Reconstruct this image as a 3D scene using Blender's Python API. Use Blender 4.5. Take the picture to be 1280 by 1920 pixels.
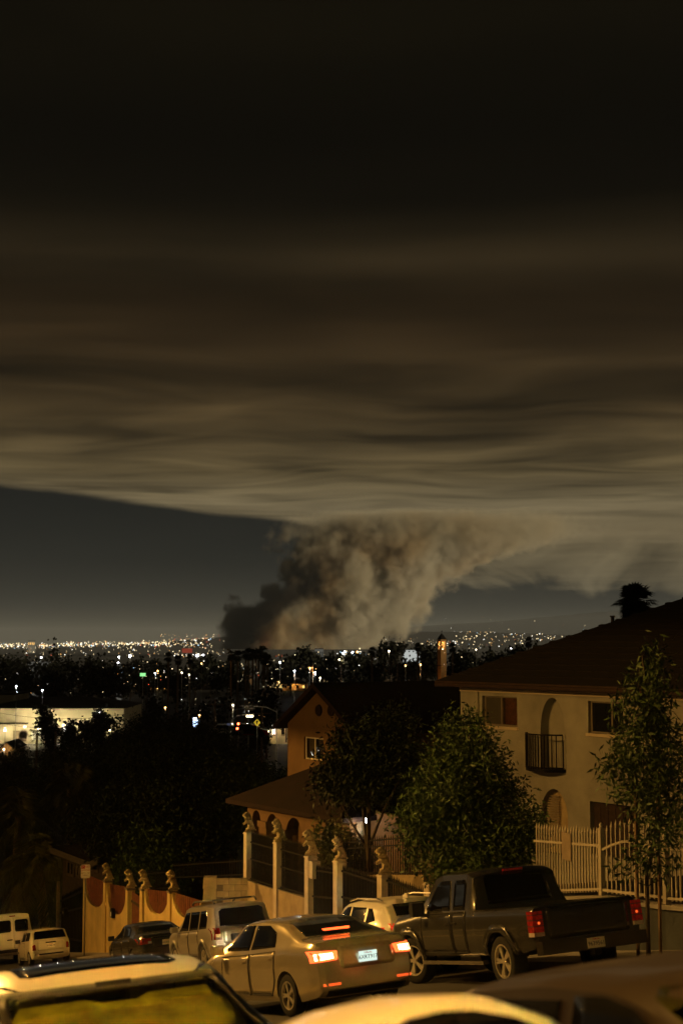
import bpy, bmesh, math, random
import numpy as np
from mathutils import Vector, Matrix
from mathutils.bvhtree import BVHTree
for o in list(bpy.data.objects): bpy.data.objects.remove(o)
SC = bpy.context.scene
COL = SC.collection
R = math.radians
rnd = random.Random(11)

# ---------------------------------------------------------------- camera
FPX = 1920 * 50 / 36.0                      # focal length in photograph pixels
PITCH = math.atan(245 / FPX)                # the horizon lies 245 px below the middle
cam = bpy.data.cameras.new('camera'); cam_ob = bpy.data.objects.new('camera', cam); COL.objects.link(cam_ob)
cam.sensor_fit = 'VERTICAL'; cam.sensor_height = 36; cam.lens = 50; cam.clip_start = 0.2; cam.clip_end = 90000
cam_ob.location = (0, 0, 0); cam_ob.rotation_euler = (math.pi / 2 + PITCH, 0, 0)
cam.dof.use_dof = True; cam.dof.focus_distance = 38; cam.dof.aperture_fstop = 2.0
SC.camera = cam_ob
SC.view_settings.view_transform = 'Standard'; SC.view_settings.look = 'None'
SC.view_settings.exposure = 0.0; SC.view_settings.gamma = 1.0
SC.cycles.use_denoising = True
SC.cycles.max_bounces = 6; SC.cycles.diffuse_bounces = 2; SC.cycles.glossy_bounces = 3; SC.cycles.transparent_max_bounces = 12
SC.cycles.adaptive_threshold = .015
SC.cycles.volume_bounces = 1; SC.cycles.volume_max_steps = 256
SC.cycles.sample_clamp_indirect = 4.0

# ---------------------------------------------------------------- node helpers
class NT:
    def __init__(s, tree): s.t = tree; tree.nodes.clear()
    def n(s, typ, **kw):
        nd = s.t.nodes.new(typ)
        for k, v in kw.items(): setattr(nd, k, v)
        return nd
    def l(s, a, b): s.t.links.new(a, b)
    def put(s, sock, v):
        if hasattr(v, 'is_linked') or hasattr(v, 'links'): s.t.links.new(v, sock)
        else: sock.default_value = v
    def m(s, op, a, b=0.0, c=None, clamp=False):
        nd = s.t.nodes.new('ShaderNodeMath'); nd.operation = op; nd.use_clamp = clamp
        s.put(nd.inputs[0], a); s.put(nd.inputs[1], b)
        if c is not None: s.put(nd.inputs[2], c)
        return nd.outputs[0]
    def smooth(s, v, lo, hi, a=0.0, b=1.0):
        nd = s.t.nodes.new('ShaderNodeMapRange'); nd.interpolation_type = 'SMOOTHSTEP'
        s.put(nd.inputs[0], v)
        for i, q in enumerate((lo, hi, a, b)): s.put(nd.inputs[i + 1], q)
        return nd.outputs[0]
    def ramp(s, fac, stops, interp='LINEAR'):
        nd = s.t.nodes.new('ShaderNodeValToRGB'); cr = nd.color_ramp; cr.interpolation = interp
        while len(cr.elements) < len(stops): cr.elements.new(0.5)
        for e, (p, c) in zip(cr.elements, stops):
            e.position = p; e.color = (*c, 1) if len(c) == 3 else c
        s.put(nd.inputs[0], fac); return nd.outputs[0]
    def mix(s, f, a, b, mode='MIX'):
        nd = s.t.nodes.new('ShaderNodeMix'); nd.data_type = 'RGBA'; nd.blend_type = mode
        s.put(nd.inputs[0], f)
        for i, q in ((6, a), (7, b)):
            if isinstance(q, tuple): nd.inputs[i].default_value = (*q, 1) if len(q) == 3 else q
            else: s.t.links.new(q, nd.inputs[i])
        return nd.outputs[2]
    def noise(s, vec, scale, detail=4, rough=.55, dist=0.0, dim='3D'):
        nd = s.t.nodes.new('ShaderNodeTexNoise'); nd.noise_dimensions = dim
        s.t.links.new(vec, nd.inputs['Vector'])
        nd.inputs['Scale'].default_value = scale; nd.inputs['Detail'].default_value = detail
        nd.inputs['Roughness'].default_value = rough; nd.inputs['Distortion'].default_value = dist
        return nd.outputs['Fac']
    def xyz(s, x, y, z):
        nd = s.t.nodes.new('ShaderNodeCombineXYZ')
        for i, q in enumerate((x, y, z)): s.put(nd.inputs[i], q)
        return nd.outputs[0]
    def sep(s, v):
        nd = s.t.nodes.new('ShaderNodeSeparateXYZ'); s.t.links.new(v, nd.inputs[0]); return nd.outputs

# ---------------------------------------------------------------- world: night sky under a deck of smoke lit by the city
W = bpy.data.worlds.new('World'); SC.world = W; W.use_nodes = True; W.cycles.sampling_method = 'NONE'
w = NT(W.node_tree)
tc = w.n('ShaderNodeTexCoord')
x, y, z = w.sep(tc.outputs['Generated'])
hor = w.m('SQRT', w.m('ADD', w.m('MULTIPLY', x, x), w.m('MULTIPLY', y, y)))
zc = w.m('MAXIMUM', z, 0.012)
u = w.m('DIVIDE', x, zc); v = w.m('DIVIDE', y, zc)              # where the view ray meets a level deck one unit up
dist = w.m('DIVIDE', hor, zc)
puv = w.xyz(u, v, 0.0)
elev = w.m('DIVIDE', z, w.m('MAXIMUM', hor, .05))
# clear air below the deck: glow over the basin, darker higher up
glow = w.ramp(w.m('MULTIPLY', w.m('MAXIMUM', elev, 0.0), 8.0),
              [(0.0, (.040, .034, .022)), (.06, (.032, .029, .020)), (.2, (.0165, .018, .0155)), (.45, (.0075, .0095, .0095)), (.8, (.0050, .0066, .0070)), (1, (.0045, .006, .0064))])
skyt = w.n('ShaderNodeTexSky'); skyt.sky_type = 'NISHITA'; skyt.sun_disc = False
skyt.sun_elevation = R(1.0); skyt.sun_rotation = R(120)
clear = w.mix(1.0, glow, w.mix(1.0, skyt.outputs[0], (.0006, .0006, .0006), 'MULTIPLY'), 'ADD')
# the deck
roll = w.noise(w.xyz(w.m('MULTIPLY', u, .55), w.m('MULTIPLY', v, .3), 5.0), 1.0, 3, .5, .4)
vw = w.m('ADD', v, w.m('MULTIPLY', w.m('SUBTRACT', roll, .5), 1.3))      # the ripples bend in long rolls
streak = w.noise(w.xyz(w.m('MULTIPLY', u, .62), w.m('MULTIPLY', vw, 1.0), 2.0), 1.2, 3, .5, .6)
streak2 = w.noise(w.xyz(w.m('ADD', w.m('MULTIPLY', u, .22), w.m('MULTIPLY', v, .05)), vw, 7.0), 1.5, 2, .5, .8)
broad = w.noise(puv, .33, 3, .5, .3)
lum = w.ramp(w.m('DIVIDE', dist, 26.0),
             [(.0, (.0020, .0015, .0007)), (.088, (.0036, .0026, .0010)), (.104, (.0010, .0007, .0003)), (.122, (.0022, .0015, .0006)), (.142, (.0170, .0112, .0048)),
              (.157, (.0110, .0064, .0024)), (.18, (.0200, .0118, .0046)), (.24, (.046, .030, .0120)), (.32, (.084, .061, .027)), (.40, (.150, .117, .062)), (.50, (.150, .115, .060)), (.62, (.112, .088, .047)), (1.0, (.098, .080, .046))])
warp = w.m('ADD', w.m('MULTIPLY', w.m('SUBTRACT', streak, .5), 3.2), w.m('MULTIPLY', w.m('SUBTRACT', streak2, .5), 1.0))
warp = w.m('ADD', warp, w.m('MULTIPLY', w.m('SUBTRACT', broad, .5), 1.5))
puff = w.noise(w.xyz(x, w.m('MULTIPLY', y, .2), w.m('MULTIPLY', z, 1.7)), 13.0, 5, .55, .5)   # billows of the low bank far off
warp2 = w.m('MULTIPLY', w.m('SUBTRACT', puff, .5), w.smooth(dist, 11.0, 17.0, 0.0, 3.6))
gain = w.m('MAXIMUM', w.m('ADD', w.m('MULTIPLY', warp, w.m('MULTIPLY', w.smooth(dist, 2.2, 5.5, .5, 1.0), w.smooth(dist, 7.5, 13.0, 1.0, .16))), w.m('ADD', warp2, 1.0)), .32)
gcol = w.xyz(gain, gain, gain)
deck = w.mix(1.0, lum, gcol, 'MULTIPLY')
# ragged, almost straight far edge of the deck
edge_n = w.noise(w.xyz(w.m('MULTIPLY', u, .55), w.m('MULTIPLY', v, .16), 1.0), 1.1, 5, .6, .4)
edge = w.m('SUBTRACT', w.m('ADD', w.m('MULTIPLY', u, 1.55), w.smooth(u, -.5, 1.3, 12.6, 20.5)), v)
edge = w.m('ADD', edge, w.m('MULTIPLY', w.m('SUBTRACT', edge_n, .5), w.smooth(u, -1.0, 2.2, 1.6, 9.0)))
edge = w.m('ADD', edge, w.m('MULTIPLY', w.m('SUBTRACT', puff, .5), w.smooth(u, -.3, 1.8, 0.0, 30.0)))
mask = w.smooth(edge, w.smooth(u, -.5, 2.5, -.15, -2.2), w.smooth(u, -.5, 2.5, .75, 4.5))
mask = w.m('MULTIPLY', mask, w.smooth(z, .0, .03))
col = w.mix(mask, clear, deck)
col = w.mix(w.smooth(z, -.02, .0), (.006, .005, .003), col)
bg = w.n('ShaderNodeBackground'); bg.inputs[1].default_value = 1.0; w.l(col, bg.inputs[0])
w.l(bg.outputs[0], w.n('ShaderNodeOutputWorld').inputs[0])

# sun lamp added behind right, standing in for city glow on the smoke
sun = bpy.data.lights.new('smoke_glow_sun', 'SUN'); sun.energy = 2.8; sun.angle = R(2); sun.color = (1, .82, .54)
sun_ob = bpy.data.objects.new('smoke_glow_sun', sun); COL.objects.link(sun_ob)
sun_ob.rotation_euler = Vector((-.80, .50, -.078)).to_track_quat('-Z', 'Y').to_euler()

# ---------------------------------------------------------------- geometry helpers
TH = math.atan(.412)                        # the street runs 22.4 degrees to the left of the view, downhill
D = Vector((-math.sin(TH), math.cos(TH), 0)); N = Vector((math.cos(TH), math.sin(TH), 0))
SLOPE, CROSS = .198, .03
ZV = -24.0                                  # floor of the basin below the hill
def G(s, l):                                # street surface height
    a = -(1.83 + SLOPE * s - CROSS * min(max(l, -30), 40)); a = min(a, 110.0)  # unseen slope behind the camera carried high to shade the street from the sun lamp
    return .5 * (a + ZV + math.sqrt((a - ZV) ** 2 + 4.0))
def P(s, l, z=None, h=0.0):
    p = D * s + N * l; p.z = (G(s, l) if z is None else z) + h; return p
def ray(px, py):
    a, b = (px - 640) / FPX, -(py - 960) / FPX
    c, s_ = math.cos(PITCH), math.sin(PITCH)
    return Vector((a, c - b * s_, s_ + b * c))              # camera looks along +Y, tilted up
def at(px, py, Y):
    r = ray(px, py); return r * (Y / r.y)
def onplane(px, py, o, n):
    r = ray(px, py); return r * (Vector(o).dot(n) / r.dot(n))
def atl(px, py, l):                                        # on the upright plane parallel to the street
    return onplane(px, py, N * l, N)
def sl(p): p = Vector((p.x, p.y, 0)); return p.dot(D), p.dot(N)

def link(o, parent=None):
    COL.objects.link(o)
    if parent is not None: o.parent = parent
    return o
def tag(o, label=None, cat=None, group=None, kind=None):
    if label: o['label'] = label
    if cat: o['category'] = cat
    if group: o['group'] = group
    if kind: o['kind'] = kind
    return o
def empty(name, loc=(0, 0, 0), rz=0.0, mat=None):
    o = bpy.data.objects.new(name, None); COL.objects.link(o); o.empty_display_size = .2
    if mat is not None: o.matrix_world = mat
    else: o.location = loc; o.rotation_euler = (0, 0, rz)
    return o
class MB:
    def __init__(s): s.v = []; s.f = []
    def add(s, vs, fs):
        k = len(s.v); s.v += [tuple(q) for q in vs]; s.f += [tuple(i + k for i in f) for f in fs]; return s
    def hexa(s, c):   # 8 corners: bottom 4 ccw, top 4 ccw
        return s.add(c, [(3, 2, 1, 0), (4, 5, 6, 7), (0, 1, 5, 4), (1, 2, 6, 5), (2, 3, 7, 6), (3, 0, 4, 7)])
    def box(s, x0, x1, y0, y1, z0, z1):
        return s.hexa([(x0, y0, z0), (x1, y0, z0), (x1, y1, z0), (x0, y1, z0), (x0, y0, z1), (x1, y0, z1), (x1, y1, z1), (x0, y1, z1)])
    def tube(s, p0, p1, r0, r1=None, n=8, caps=True):
        r1 = r0 if r1 is None else r1
        p0, p1 = Vector(p0), Vector(p1); d = (p1 - p0).normalized()
        a = d.orthogonal().normalized(); b = d.cross(a)
        vs = [p + (a * math.cos(2 * math.pi * i / n) + b * math.sin(2 * math.pi * i / n)) * r for p, r in ((p0, r0), (p1, r1)) for i in range(n)]
        fs = [(i, (i + 1) % n, n + (i + 1) % n, n + i) for i in range(n)]
        if caps: fs += [tuple(range(n))[::-1], tuple(range(n, 2 * n))]
        return s.add(vs, fs)
    def path(s, pts, rad, n=8):
        for i in range(len(pts) - 1):
            r0 = rad[i] if isinstance(rad, (list, tuple)) else rad
            r1 = rad[i + 1] if isinstance(rad, (list, tuple)) else rad
            s.tube(pts[i], pts[i + 1], r0, r1, n)
        return s
    def lathe(s, prof, n=16, axis='z', c=(0, 0, 0), caps=True):
        vs = []
        for r, h in prof:
            for i in range(n):
                a = 2 * math.pi * i / n
                p = (r * math.cos(a), r * math.sin(a), h)
                if axis == 'y': p = (p[0], p[2], p[1])
                if axis == 'x': p = (p[2], p[0], p[1])
                vs.append((p[0] + c[0], p[1] + c[1], p[2] + c[2]))
        fs = []
        for k in range(len(prof) - 1):
            for i in range(n):
                fs.append((k * n + i, k * n + (i + 1) % n, (k + 1) * n + (i + 1) % n, (k + 1) * n + i))
        if caps: fs += [tuple(range(n))[::-1], tuple(range((len(prof) - 1) * n, len(prof) * n))]
        return s.add(vs, fs)
    def prism(s, poly, h0, h1, f):     # poly in 2D, f(a, b, h) -> 3D point
        n = len(poly)
        return s.add([f(a, b, h0) for a, b in poly] + [f(a, b, h1) for a, b in poly],
                     [tuple(range(n))[::-1], tuple(range(n, 2 * n))] + [(i, (i + 1) % n, n + (i + 1) % n, n + i) for i in range(n)])
    def mesh(s, name, smooth=False, fix=True):
        me = bpy.data.meshes.new(name); me.from_pydata(s.v, [], s.f)
        if fix:
            bm = bmesh.new(); bm.from_mesh(me); bmesh.ops.recalc_face_normals(bm, faces=bm.faces); bm.to_mesh(me); bm.free()
        if smooth: me.polygons.foreach_set('use_smooth', [True] * len(me.polygons))
        me.update(); return me
    def build(s, name, mat, parent=None, smooth=False, fix=True):
        me = s.mesh(name, smooth, fix); me.materials.append(M(mat))
        return link(bpy.data.objects.new(name, me), parent)
def shared(name, me, parent, loc=(0, 0, 0), rz=0.0, scale=None):
    o = link(bpy.data.objects.new(name, me), parent); o.location = loc; o.rotation_euler = (0, 0, rz)
    if scale: o.scale = scale
    return o

# ---------------------------------------------------------------- materials
MATS = {}
def M(n): return MATS[n] if isinstance(n, str) else n
def pm(name, col, rough=.6, metal=0.0, var=.15, vscale=3.0, bump=0.0, bscale=40.0, coat=0.0, emit=None, es=0.0, spec=.5, var_col=None, island=0.0):
    m = bpy.data.materials.new(name); m.use_nodes = True; t = NT(m.node_tree)
    b = t.n('ShaderNodeBsdfPrincipled'); o = t.n('ShaderNodeOutputMaterial'); t.l(b.outputs[0], o.inputs[0])
    tc_ = t.n('ShaderNodeTexCoord')
    base = (*col, 1)
    if var > 0 or var_col:
        nz = t.noise(tc_.outputs['Object'], vscale, 5, .6)
        c2 = var_col if var_col else tuple(c * (1 - var) for c in col)
        c1 = col if var_col else tuple(min(1, c * (1 + var)) for c in col)
        c = t.ramp(nz, [(.3, c2), (.7, c1)])
        if island:
            g = t.n('ShaderNodeNewGeometry')
            k = t.m('ADD', t.m('MULTIPLY', g.outputs['Random Per Island'], island * 2), 1 - island)
            c = t.mix(1.0, c, t.xyz(k, k, t.m('MULTIPLY', k, .9)), 'MULTIPLY')
        t.l(c, b.inputs['Base Color'])
    else: b.inputs['Base Color'].default_value = base
    b.inputs['Roughness'].default_value = rough; b.inputs['Metallic'].default_value = metal
    b.inputs['Specular IOR Level'].default_value = spec
    b.inputs['Coat Weight'].default_value = coat; b.inputs['Coat Roughness'].default_value = .06
    if bump > 0:
        bn = t.n('ShaderNodeBump'); bn.inputs['Strength'].default_value = bump; bn.inputs['Distance'].default_value = .02
        t.l(t.noise(tc_.outputs['Object'], bscale, 4, .6), bn.inputs['Height']); t.l(bn.outputs[0], b.inputs['Normal'])
    if emit: b.inputs['Emission Color'].default_value = (*emit, 1); b.inputs['Emission Strength'].default_value = es
    MATS[name] = m; return m
def em(name, col, s, sample=False):
    m = bpy.data.materials.new(name); m.use_nodes = True; t = NT(m.node_tree)
    e = t.n('ShaderNodeEmission'); e.inputs[0].default_value = (*col, 1); e.inputs[1].default_value = s
    t.l(e.outputs[0], t.n('ShaderNodeOutputMaterial').inputs[0])
    if not sample: m.cycles.emission_sampling = 'NONE'
    MATS[name] = m; return m
pm('ground', (.045, .040, .026), .95, var=.5, vscale=.03)
pm('soil', (.06, .045, .03), .95, var=.4, vscale=1.2, bump=.5, bscale=9)
pm('asphalt', (.05, .048, .045), .85, var=.35, vscale=.7, bump=.4, bscale=120)
pm('concrete', (.30, .28, .25), .85, var=.2, vscale=1.5, bump=.2, bscale=60)
pm('kerb', (.33, .31, .28), .85, var=.25, vscale=2, bump=.2)
pm('road_paint', (.62, .50, .18), .7, var=.3, vscale=6)
pm('stucco_white', (.52, .43, .30), .9, var=.13, vscale=1.1, bump=.55, bscale=38)
pm('stucco_cream', (.285, .27, .225), .9, var=.28, vscale=.7, bump=.6, bscale=30)
pm('stucco_tan', (.165, .096, .042), .9, var=.15, vscale=1.2, bump=.6, bscale=30)
pm('stucco_yellow', (.60, .43, .15), .9, var=.22, vscale=1.0, bump=.4, bscale=30)
pm('stained_wall', (.50, .38, .20), .9, var_col=(.30, .22, .12), vscale=2.6, bump=.4, bscale=30)
pm('pillar_paint', (.60, .50, .36), .85, var=.15, vscale=2.5, bump=.35, bscale=40)
pm('block', (.48, .38, .22), .9, var=.25, vscale=3, bump=.4, bscale=40)
pm('mortar', (.16, .13, .09), .95, bump=.3)
pm('statue', (.50, .38, .20), .85, var=.5, vscale=14, bump=.5, bscale=60)
pm('red_boards', (.13, .036, .012), .8, var=.4, vscale=3, bump=.3)
pm('iron', (.007, .006, .005), .7, var=.2, spec=.2)
pm('white_iron', (.47, .42, .33), .55, var=.15, vscale=2.5)
pm('roof_tile', (.015, .0055, .0032), .95, var=.35, vscale=1.5, bump=.6, bscale=14)
pm('roof_dark', (.006, .003, .0022), .95, var=.35, vscale=1.5, bump=.6, bscale=14)
pm('fascia', (.28, .22, .15), .8, var=.2)
pm('fascia_dim', (.11, .09, .065), .85, var=.2)  # fascia darkened in the colour to keep the boards dim
pm('tail_on', (.35, .015, .008), .2, var=.4, vscale=16, emit=(1, .06, .02), es=.45, coat=.6)
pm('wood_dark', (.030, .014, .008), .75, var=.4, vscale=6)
pm('dark_siding', (.05, .035, .02), .9, var=.3)
pm('pane', (.010, .011, .012), .06, var=0, spec=.8)
pm('screen', (.045, .040, .028), .7, var=.1)
pm('curtain', (.20, .07, .03), .9, var=.5, vscale=9)
pm('curtain_pale', (.25, .21, .16), .9, var=.2)
pm('alu', (.24, .20, .15), .45, metal=.3, var=.1)
pm('white_frame', (.50, .44, .34), .6, var=.1)
pm('bark', (.085, .062, .038), .95, var=.4, vscale=5, bump=.7, bscale=22)
pm('palm_bark', (.20, .13, .07), .95, var=.4, vscale=7, bump=.8, bscale=18)
pm('wood_stake', (.20, .13, .07), .9, var=.3, vscale=6)
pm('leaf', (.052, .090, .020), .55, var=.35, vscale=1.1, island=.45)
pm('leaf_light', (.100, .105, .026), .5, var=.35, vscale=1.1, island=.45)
pm('leaf_dimmed', (.018, .030, .009), .6, var=.4, vscale=.8, island=.5)  # dark copy of leaf, lack of lamplight put into the colour
pm('leaf_far', (.016, .018, .008), .8, var=.4, vscale=.2, island=.4)
pm('frond', (.070, .070, .022), .55, var=.35, vscale=1.0, island=.4)
pm('frond_dry', (.12, .080, .035), .7, var=.35, vscale=1.0, island=.4)
pm('white_car', (.72, .68, .58), .32, var=.04, coat=.6)
pm('cream_car', (.62, .56, .40), .32, var=.04, coat=.6)
pm('silver_car', (.42, .38, .32), .30, metal=.35, var=.04, coat=.6)
pm('gold_car', (.62, .54, .38), .22, metal=.55, var=.04, coat=.7)
pm('dark_car', (.050, .045, .038), .25, metal=.3, var=.05, coat=.8)
pm('grey_truck', (.062, .060, .052), .27, metal=.4, var=.06, coat=.8)
pm('brown_roof', (.018, .012, .007), .4, var=.1, coat=.2)
pm('car_glass', (.006, .006, .006), .05, var=0, spec=.6)
pm('trim', (.015, .014, .013), .55, var=.1)
pm('chrome', (.62, .58, .52), .18, metal=1.0, var=.05)
pm('rubber', (.016, .015, .014), .9, var=.2, vscale=8, bump=.4, bscale=30)
pm('rim', (.60, .55, .46), .3, metal=.45, var=.08)
pm('tail_off', (.30, .015, .008), .15, var=.2, vscale=20, coat=.8, spec=.6)
pm('tail_glint', (.30, .012, .006), .2, var=.75, vscale=16, emit=(1, .05, .015), es=.03, coat=.6)  # slight emission stands in for light returned by the unlit lens
pm('lens_clear', (.65, .55, .45), .15, var=.3, vscale=25, coat=.8)
pm('plate_white', (.82, .76, .60), .5, var=.05)
pm('plate_dark', (.02, .025, .07), .6, var=0)
pm('sign_white', (.92, .88, .80), .5, var=.05)
pm('sign_red', (.55, .04, .02), .5, var=.05)
pm('sign_ink', (.16, .03, .02), .6, var=0)
pm('galv', (.30, .29, .27), .5, metal=.5, var=.15)
pm('seat_beige', (.55, .50, .20), .9, var=.15, vscale=4)
pm('wood_pole', (.13, .085, .05), .9, var=.3, vscale=3)
em('brake_lit', (1, .10, .02), 3.5, True); em('brake_core', (1, .55, .25), 9.0)
em('reflector', (1, .12, .02), 1.0)  # bumper reflectors emit in place of returning light
em('plate_lit', (.72, .90, .78), 1.0)  # number plate emits in place of its plate lamp
em('lamp_sodium', (1, .55, .16), 9.0); em('lamp_white', (.95, .97, 1.0), 13.0); em('lamp_warm', (1, .80, .50), 9.0)
em('lit_window', (1, .93, .80), 2.0); em('lit_orange', (1, .55, .15), 1.6); em('signal_red', (1, .12, .04), 10); em('sign_blue', (.45, .65, 1), 3.0); em('sign_green', (.35, 1, .35), 1.0)
def lamp(name, loc, power, col, parent=None, radius=.1, spot=None, aim=None, blend=.4):
    L = bpy.data.lights.new(name, 'SPOT' if spot else 'POINT'); L.energy = power; L.color = col; L.shadow_soft_size = radius
    o = bpy.data.objects.new(name, L); COL.objects.link(o)
    if parent is not None: o.parent = parent
    o.location = loc
    if spot:
        L.spot_size = spot; L.spot_blend = blend
        o.rotation_euler = Vector(aim).to_track_quat('-Z', 'Y').to_euler()
    return o
def text_mesh(txt, size):
    cu = bpy.data.curves.new('t', 'FONT'); cu.body = txt; cu.size = size; cu.align_x = 'CENTER'; cu.align_y = 'CENTER'; cu.extrude = .002; cu.resolution_u = 2
    o = bpy.data.objects.new('t', cu); COL.objects.link(o)
    dg = bpy.context.evaluated_depsgraph_get()
    me = bpy.data.meshes.new_from_object(o.evaluated_get(dg)); me.name = 'lettering'
    bpy.data.objects.remove(o); bpy.data.curves.remove(cu); me.materials.clear(); return me
def lettering(txt, size, mat, parent, mtx, name='lettering'):
    me = text_mesh(txt, size); me.materials.append(M(mat))
    o = link(bpy.data.objects.new(name, me), parent); o.matrix_local = mtx; return o

def place_label(px, marks):
    """where something stands, told by the nearest landmark"""
    m_ = min(marks, key=lambda q: abs(q[0] - px)); d_ = px - m_[0]
    return ('directly below ' if abs(d_) < 7 else 'just left of ' if -28 < d_ < 0 else 'just right of ' if 0 < d_ < 28 else 'well left of ' if d_ < 0 else 'well right of ') + m_[1]
USED = {}
def uniq(base, alts):
    for w_ in [''] + alts:
        t_ = base if not w_ else w_ + ' ' + base
        if t_ not in USED: USED[t_] = 1; return t_, True
    return base, False
# ================================================================ terrain, street
def hill(x, y):                             # far low hills on the horizon
    z = 0.0
    for cx, cy, h, rx, ry in ((-300, 8200, 62, 900, 900), (700, 9000, 90, 1500, 900), (1600, 10500, 70, 1500, 1200),
                              (5200, 21000, 430, 3800, 2500), (9500, 23000, 560, 4200, 3000), (1800, 24000, 260, 3000, 2500)):
        z += h * math.exp(-((x - cx) / rx) ** 2 - ((y - cy) / ry) ** 2)
    return z
def T(x, y):
    s, l = sl(Vector((x, y, 0)))
    z = G(s, l)
    r = math.hypot(x, y)
    if r > 700: z -= min(16.0, (r - 700) * .003)
    return z + hill(x, y)
def axis(lim, a, grow):
    out = [0.0]; st = a
    while out[-1] < lim: out.append(out[-1] + st); st *= grow
    return [-q for q in out[:0:-1]] + out
xs = axis(32000, 5, 1.075); ys = axis(34000, 5, 1.075); ys = [q for q in ys if q > -1800]
vs = []; fs = []
for yy in ys:
    for xx in xs:
        s_, l_ = sl(Vector((xx, yy, 0)))
        vs.append((xx, yy, T(xx, yy) - (.35 if -8 < l_ < 22 and s_ < 140 else .02)))
nx = len(xs)
for j in range(len(ys) - 1):
    for i in range(nx - 1): fs.append((j * nx + i, j * nx + i + 1, (j + 1) * nx + i + 1, (j + 1) * nx + i))
gr = MB().add(vs, fs).build('ground', 'ground', smooth=True); tag(gr, kind='structure')
def strip(name, l0, l1, s0, s1, mat, h=0.0, step=3.0, thick=None, z2=None):
    mb = MB(); n = max(1, int((s1 - s0) / step)); k = 0
    V = []
    for i in range(n + 1):
        s = s0 + (s1 - s0) * i / n
        V += [P(s, l0, h=h), P(s, l1, h=h)]
        if thick: V += [P(s, l0, h=h - thick), P(s, l1, h=h - thick)]
    q = 4 if thick else 2; F = []
    for i in range(n):
        a, b = i * q, (i + 1) * q
        F.append((a, a + 1, b + 1, b))
        if thick: F += [(a, b, b + 2, a + 2), (a + 1, a + 3, b + 3, b + 1)]
    if thick: F += [(0, 2, 3, 1), (n * q, n * q + 1, n * q + 3, n * q + 2)]
    return mb.add(V, F).build(name, mat)
tag(strip('road', .55, 13.6, -40, 150, 'asphalt'), kind='structure')
tag(strip('pavement', 13.75, 15.6, -40, 130, 'concrete', h=.15, thick=.5), kind='structure')
tag(strip('pavement', -2.0, .40, -40, 130, 'concrete', h=.15, thick=.5), kind='structure')
tag(strip('kerb', 13.6, 13.75, -40, 130, 'kerb', h=.156, thick=.5), kind='structure')
tag(strip('kerb', .40, .55, -40, 130, 'kerb', h=.156, thick=.5), kind='structure')
for l0 in (6.55, 6.80): tag(strip('road_marking', l0, l0 + .11, -30, 130, 'road_paint', h=.005), kind='structure')
tag(strip('verge', 15.6, 40, -20, 140, 'soil', h=.02, step=4), kind='structure')
tag(strip('verge', -30, -2.0, -20, 140, 'soil', h=.02, step=4), kind='structure')

# ---- street lamps on the near pavement, just left of the picture (they light the street)
def street_lamp(s, label, power):
    rz = math.atan2(N.y, N.x)
    e = empty('street_lamp', P(s, -.3, h=.15), rz); tag(e, label, 'street lamp', 'street lamps on the near pavement')
    MB().lathe([(.17, 0), (.17, .5), (.10, .55), (.095, 3), (.07, 9.7)], 10).build('pole', 'galv', e, True)
    MB().path([(0, 0, 9.6), (.5, 0, 10.0), (1.2, 0, 10.2), (1.9, 0, 10.22)], .04).build('arm', 'galv', e, True)
    h = MB().hexa([(1.8, -.14, 10.20), (2.55, -.14, 10.20), (2.55, .14, 10.20), (1.8, .14, 10.20), (1.85, -.08, 10.34), (2.45, -.09, 10.30), (2.45, .09, 10.30), (1.85, .08, 10.34)]).build('lamp_head', 'galv', e)
    MB().box(1.95, 2.5, -.11, .11, 10.16, 10.20).build('lens', 'lamp_sodium', h)
    lamp('street_light', (2.22, 0, 10.06), power, (1, .50, .10), e, .16, R(173), (0, 0, -1), .06)
street_lamp(5.0, 'galvanised street lamp on the near pavement beside the near parked cars', 6800)
street_lamp(30.0, 'galvanised street lamp on the near pavement opposite the lion fence', 5600)
street_lamp(54.0, 'galvanised street lamp on the near pavement farther down the hill', 8500)

# ================================================================ property walls, statues and fences on the far side
RZ = math.atan2(D.y, D.x)                   # local x runs down the street, local y towards the camera side
LW = 15.6
def sframe(name, s, l, z): return empty(name, P(s, l, z), RZ)
def s_at(px, l=LW): return sl(atl(px, 1500, l))[0]
def z_at(px, py, l=LW): return atl(px, py, l).z
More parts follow.
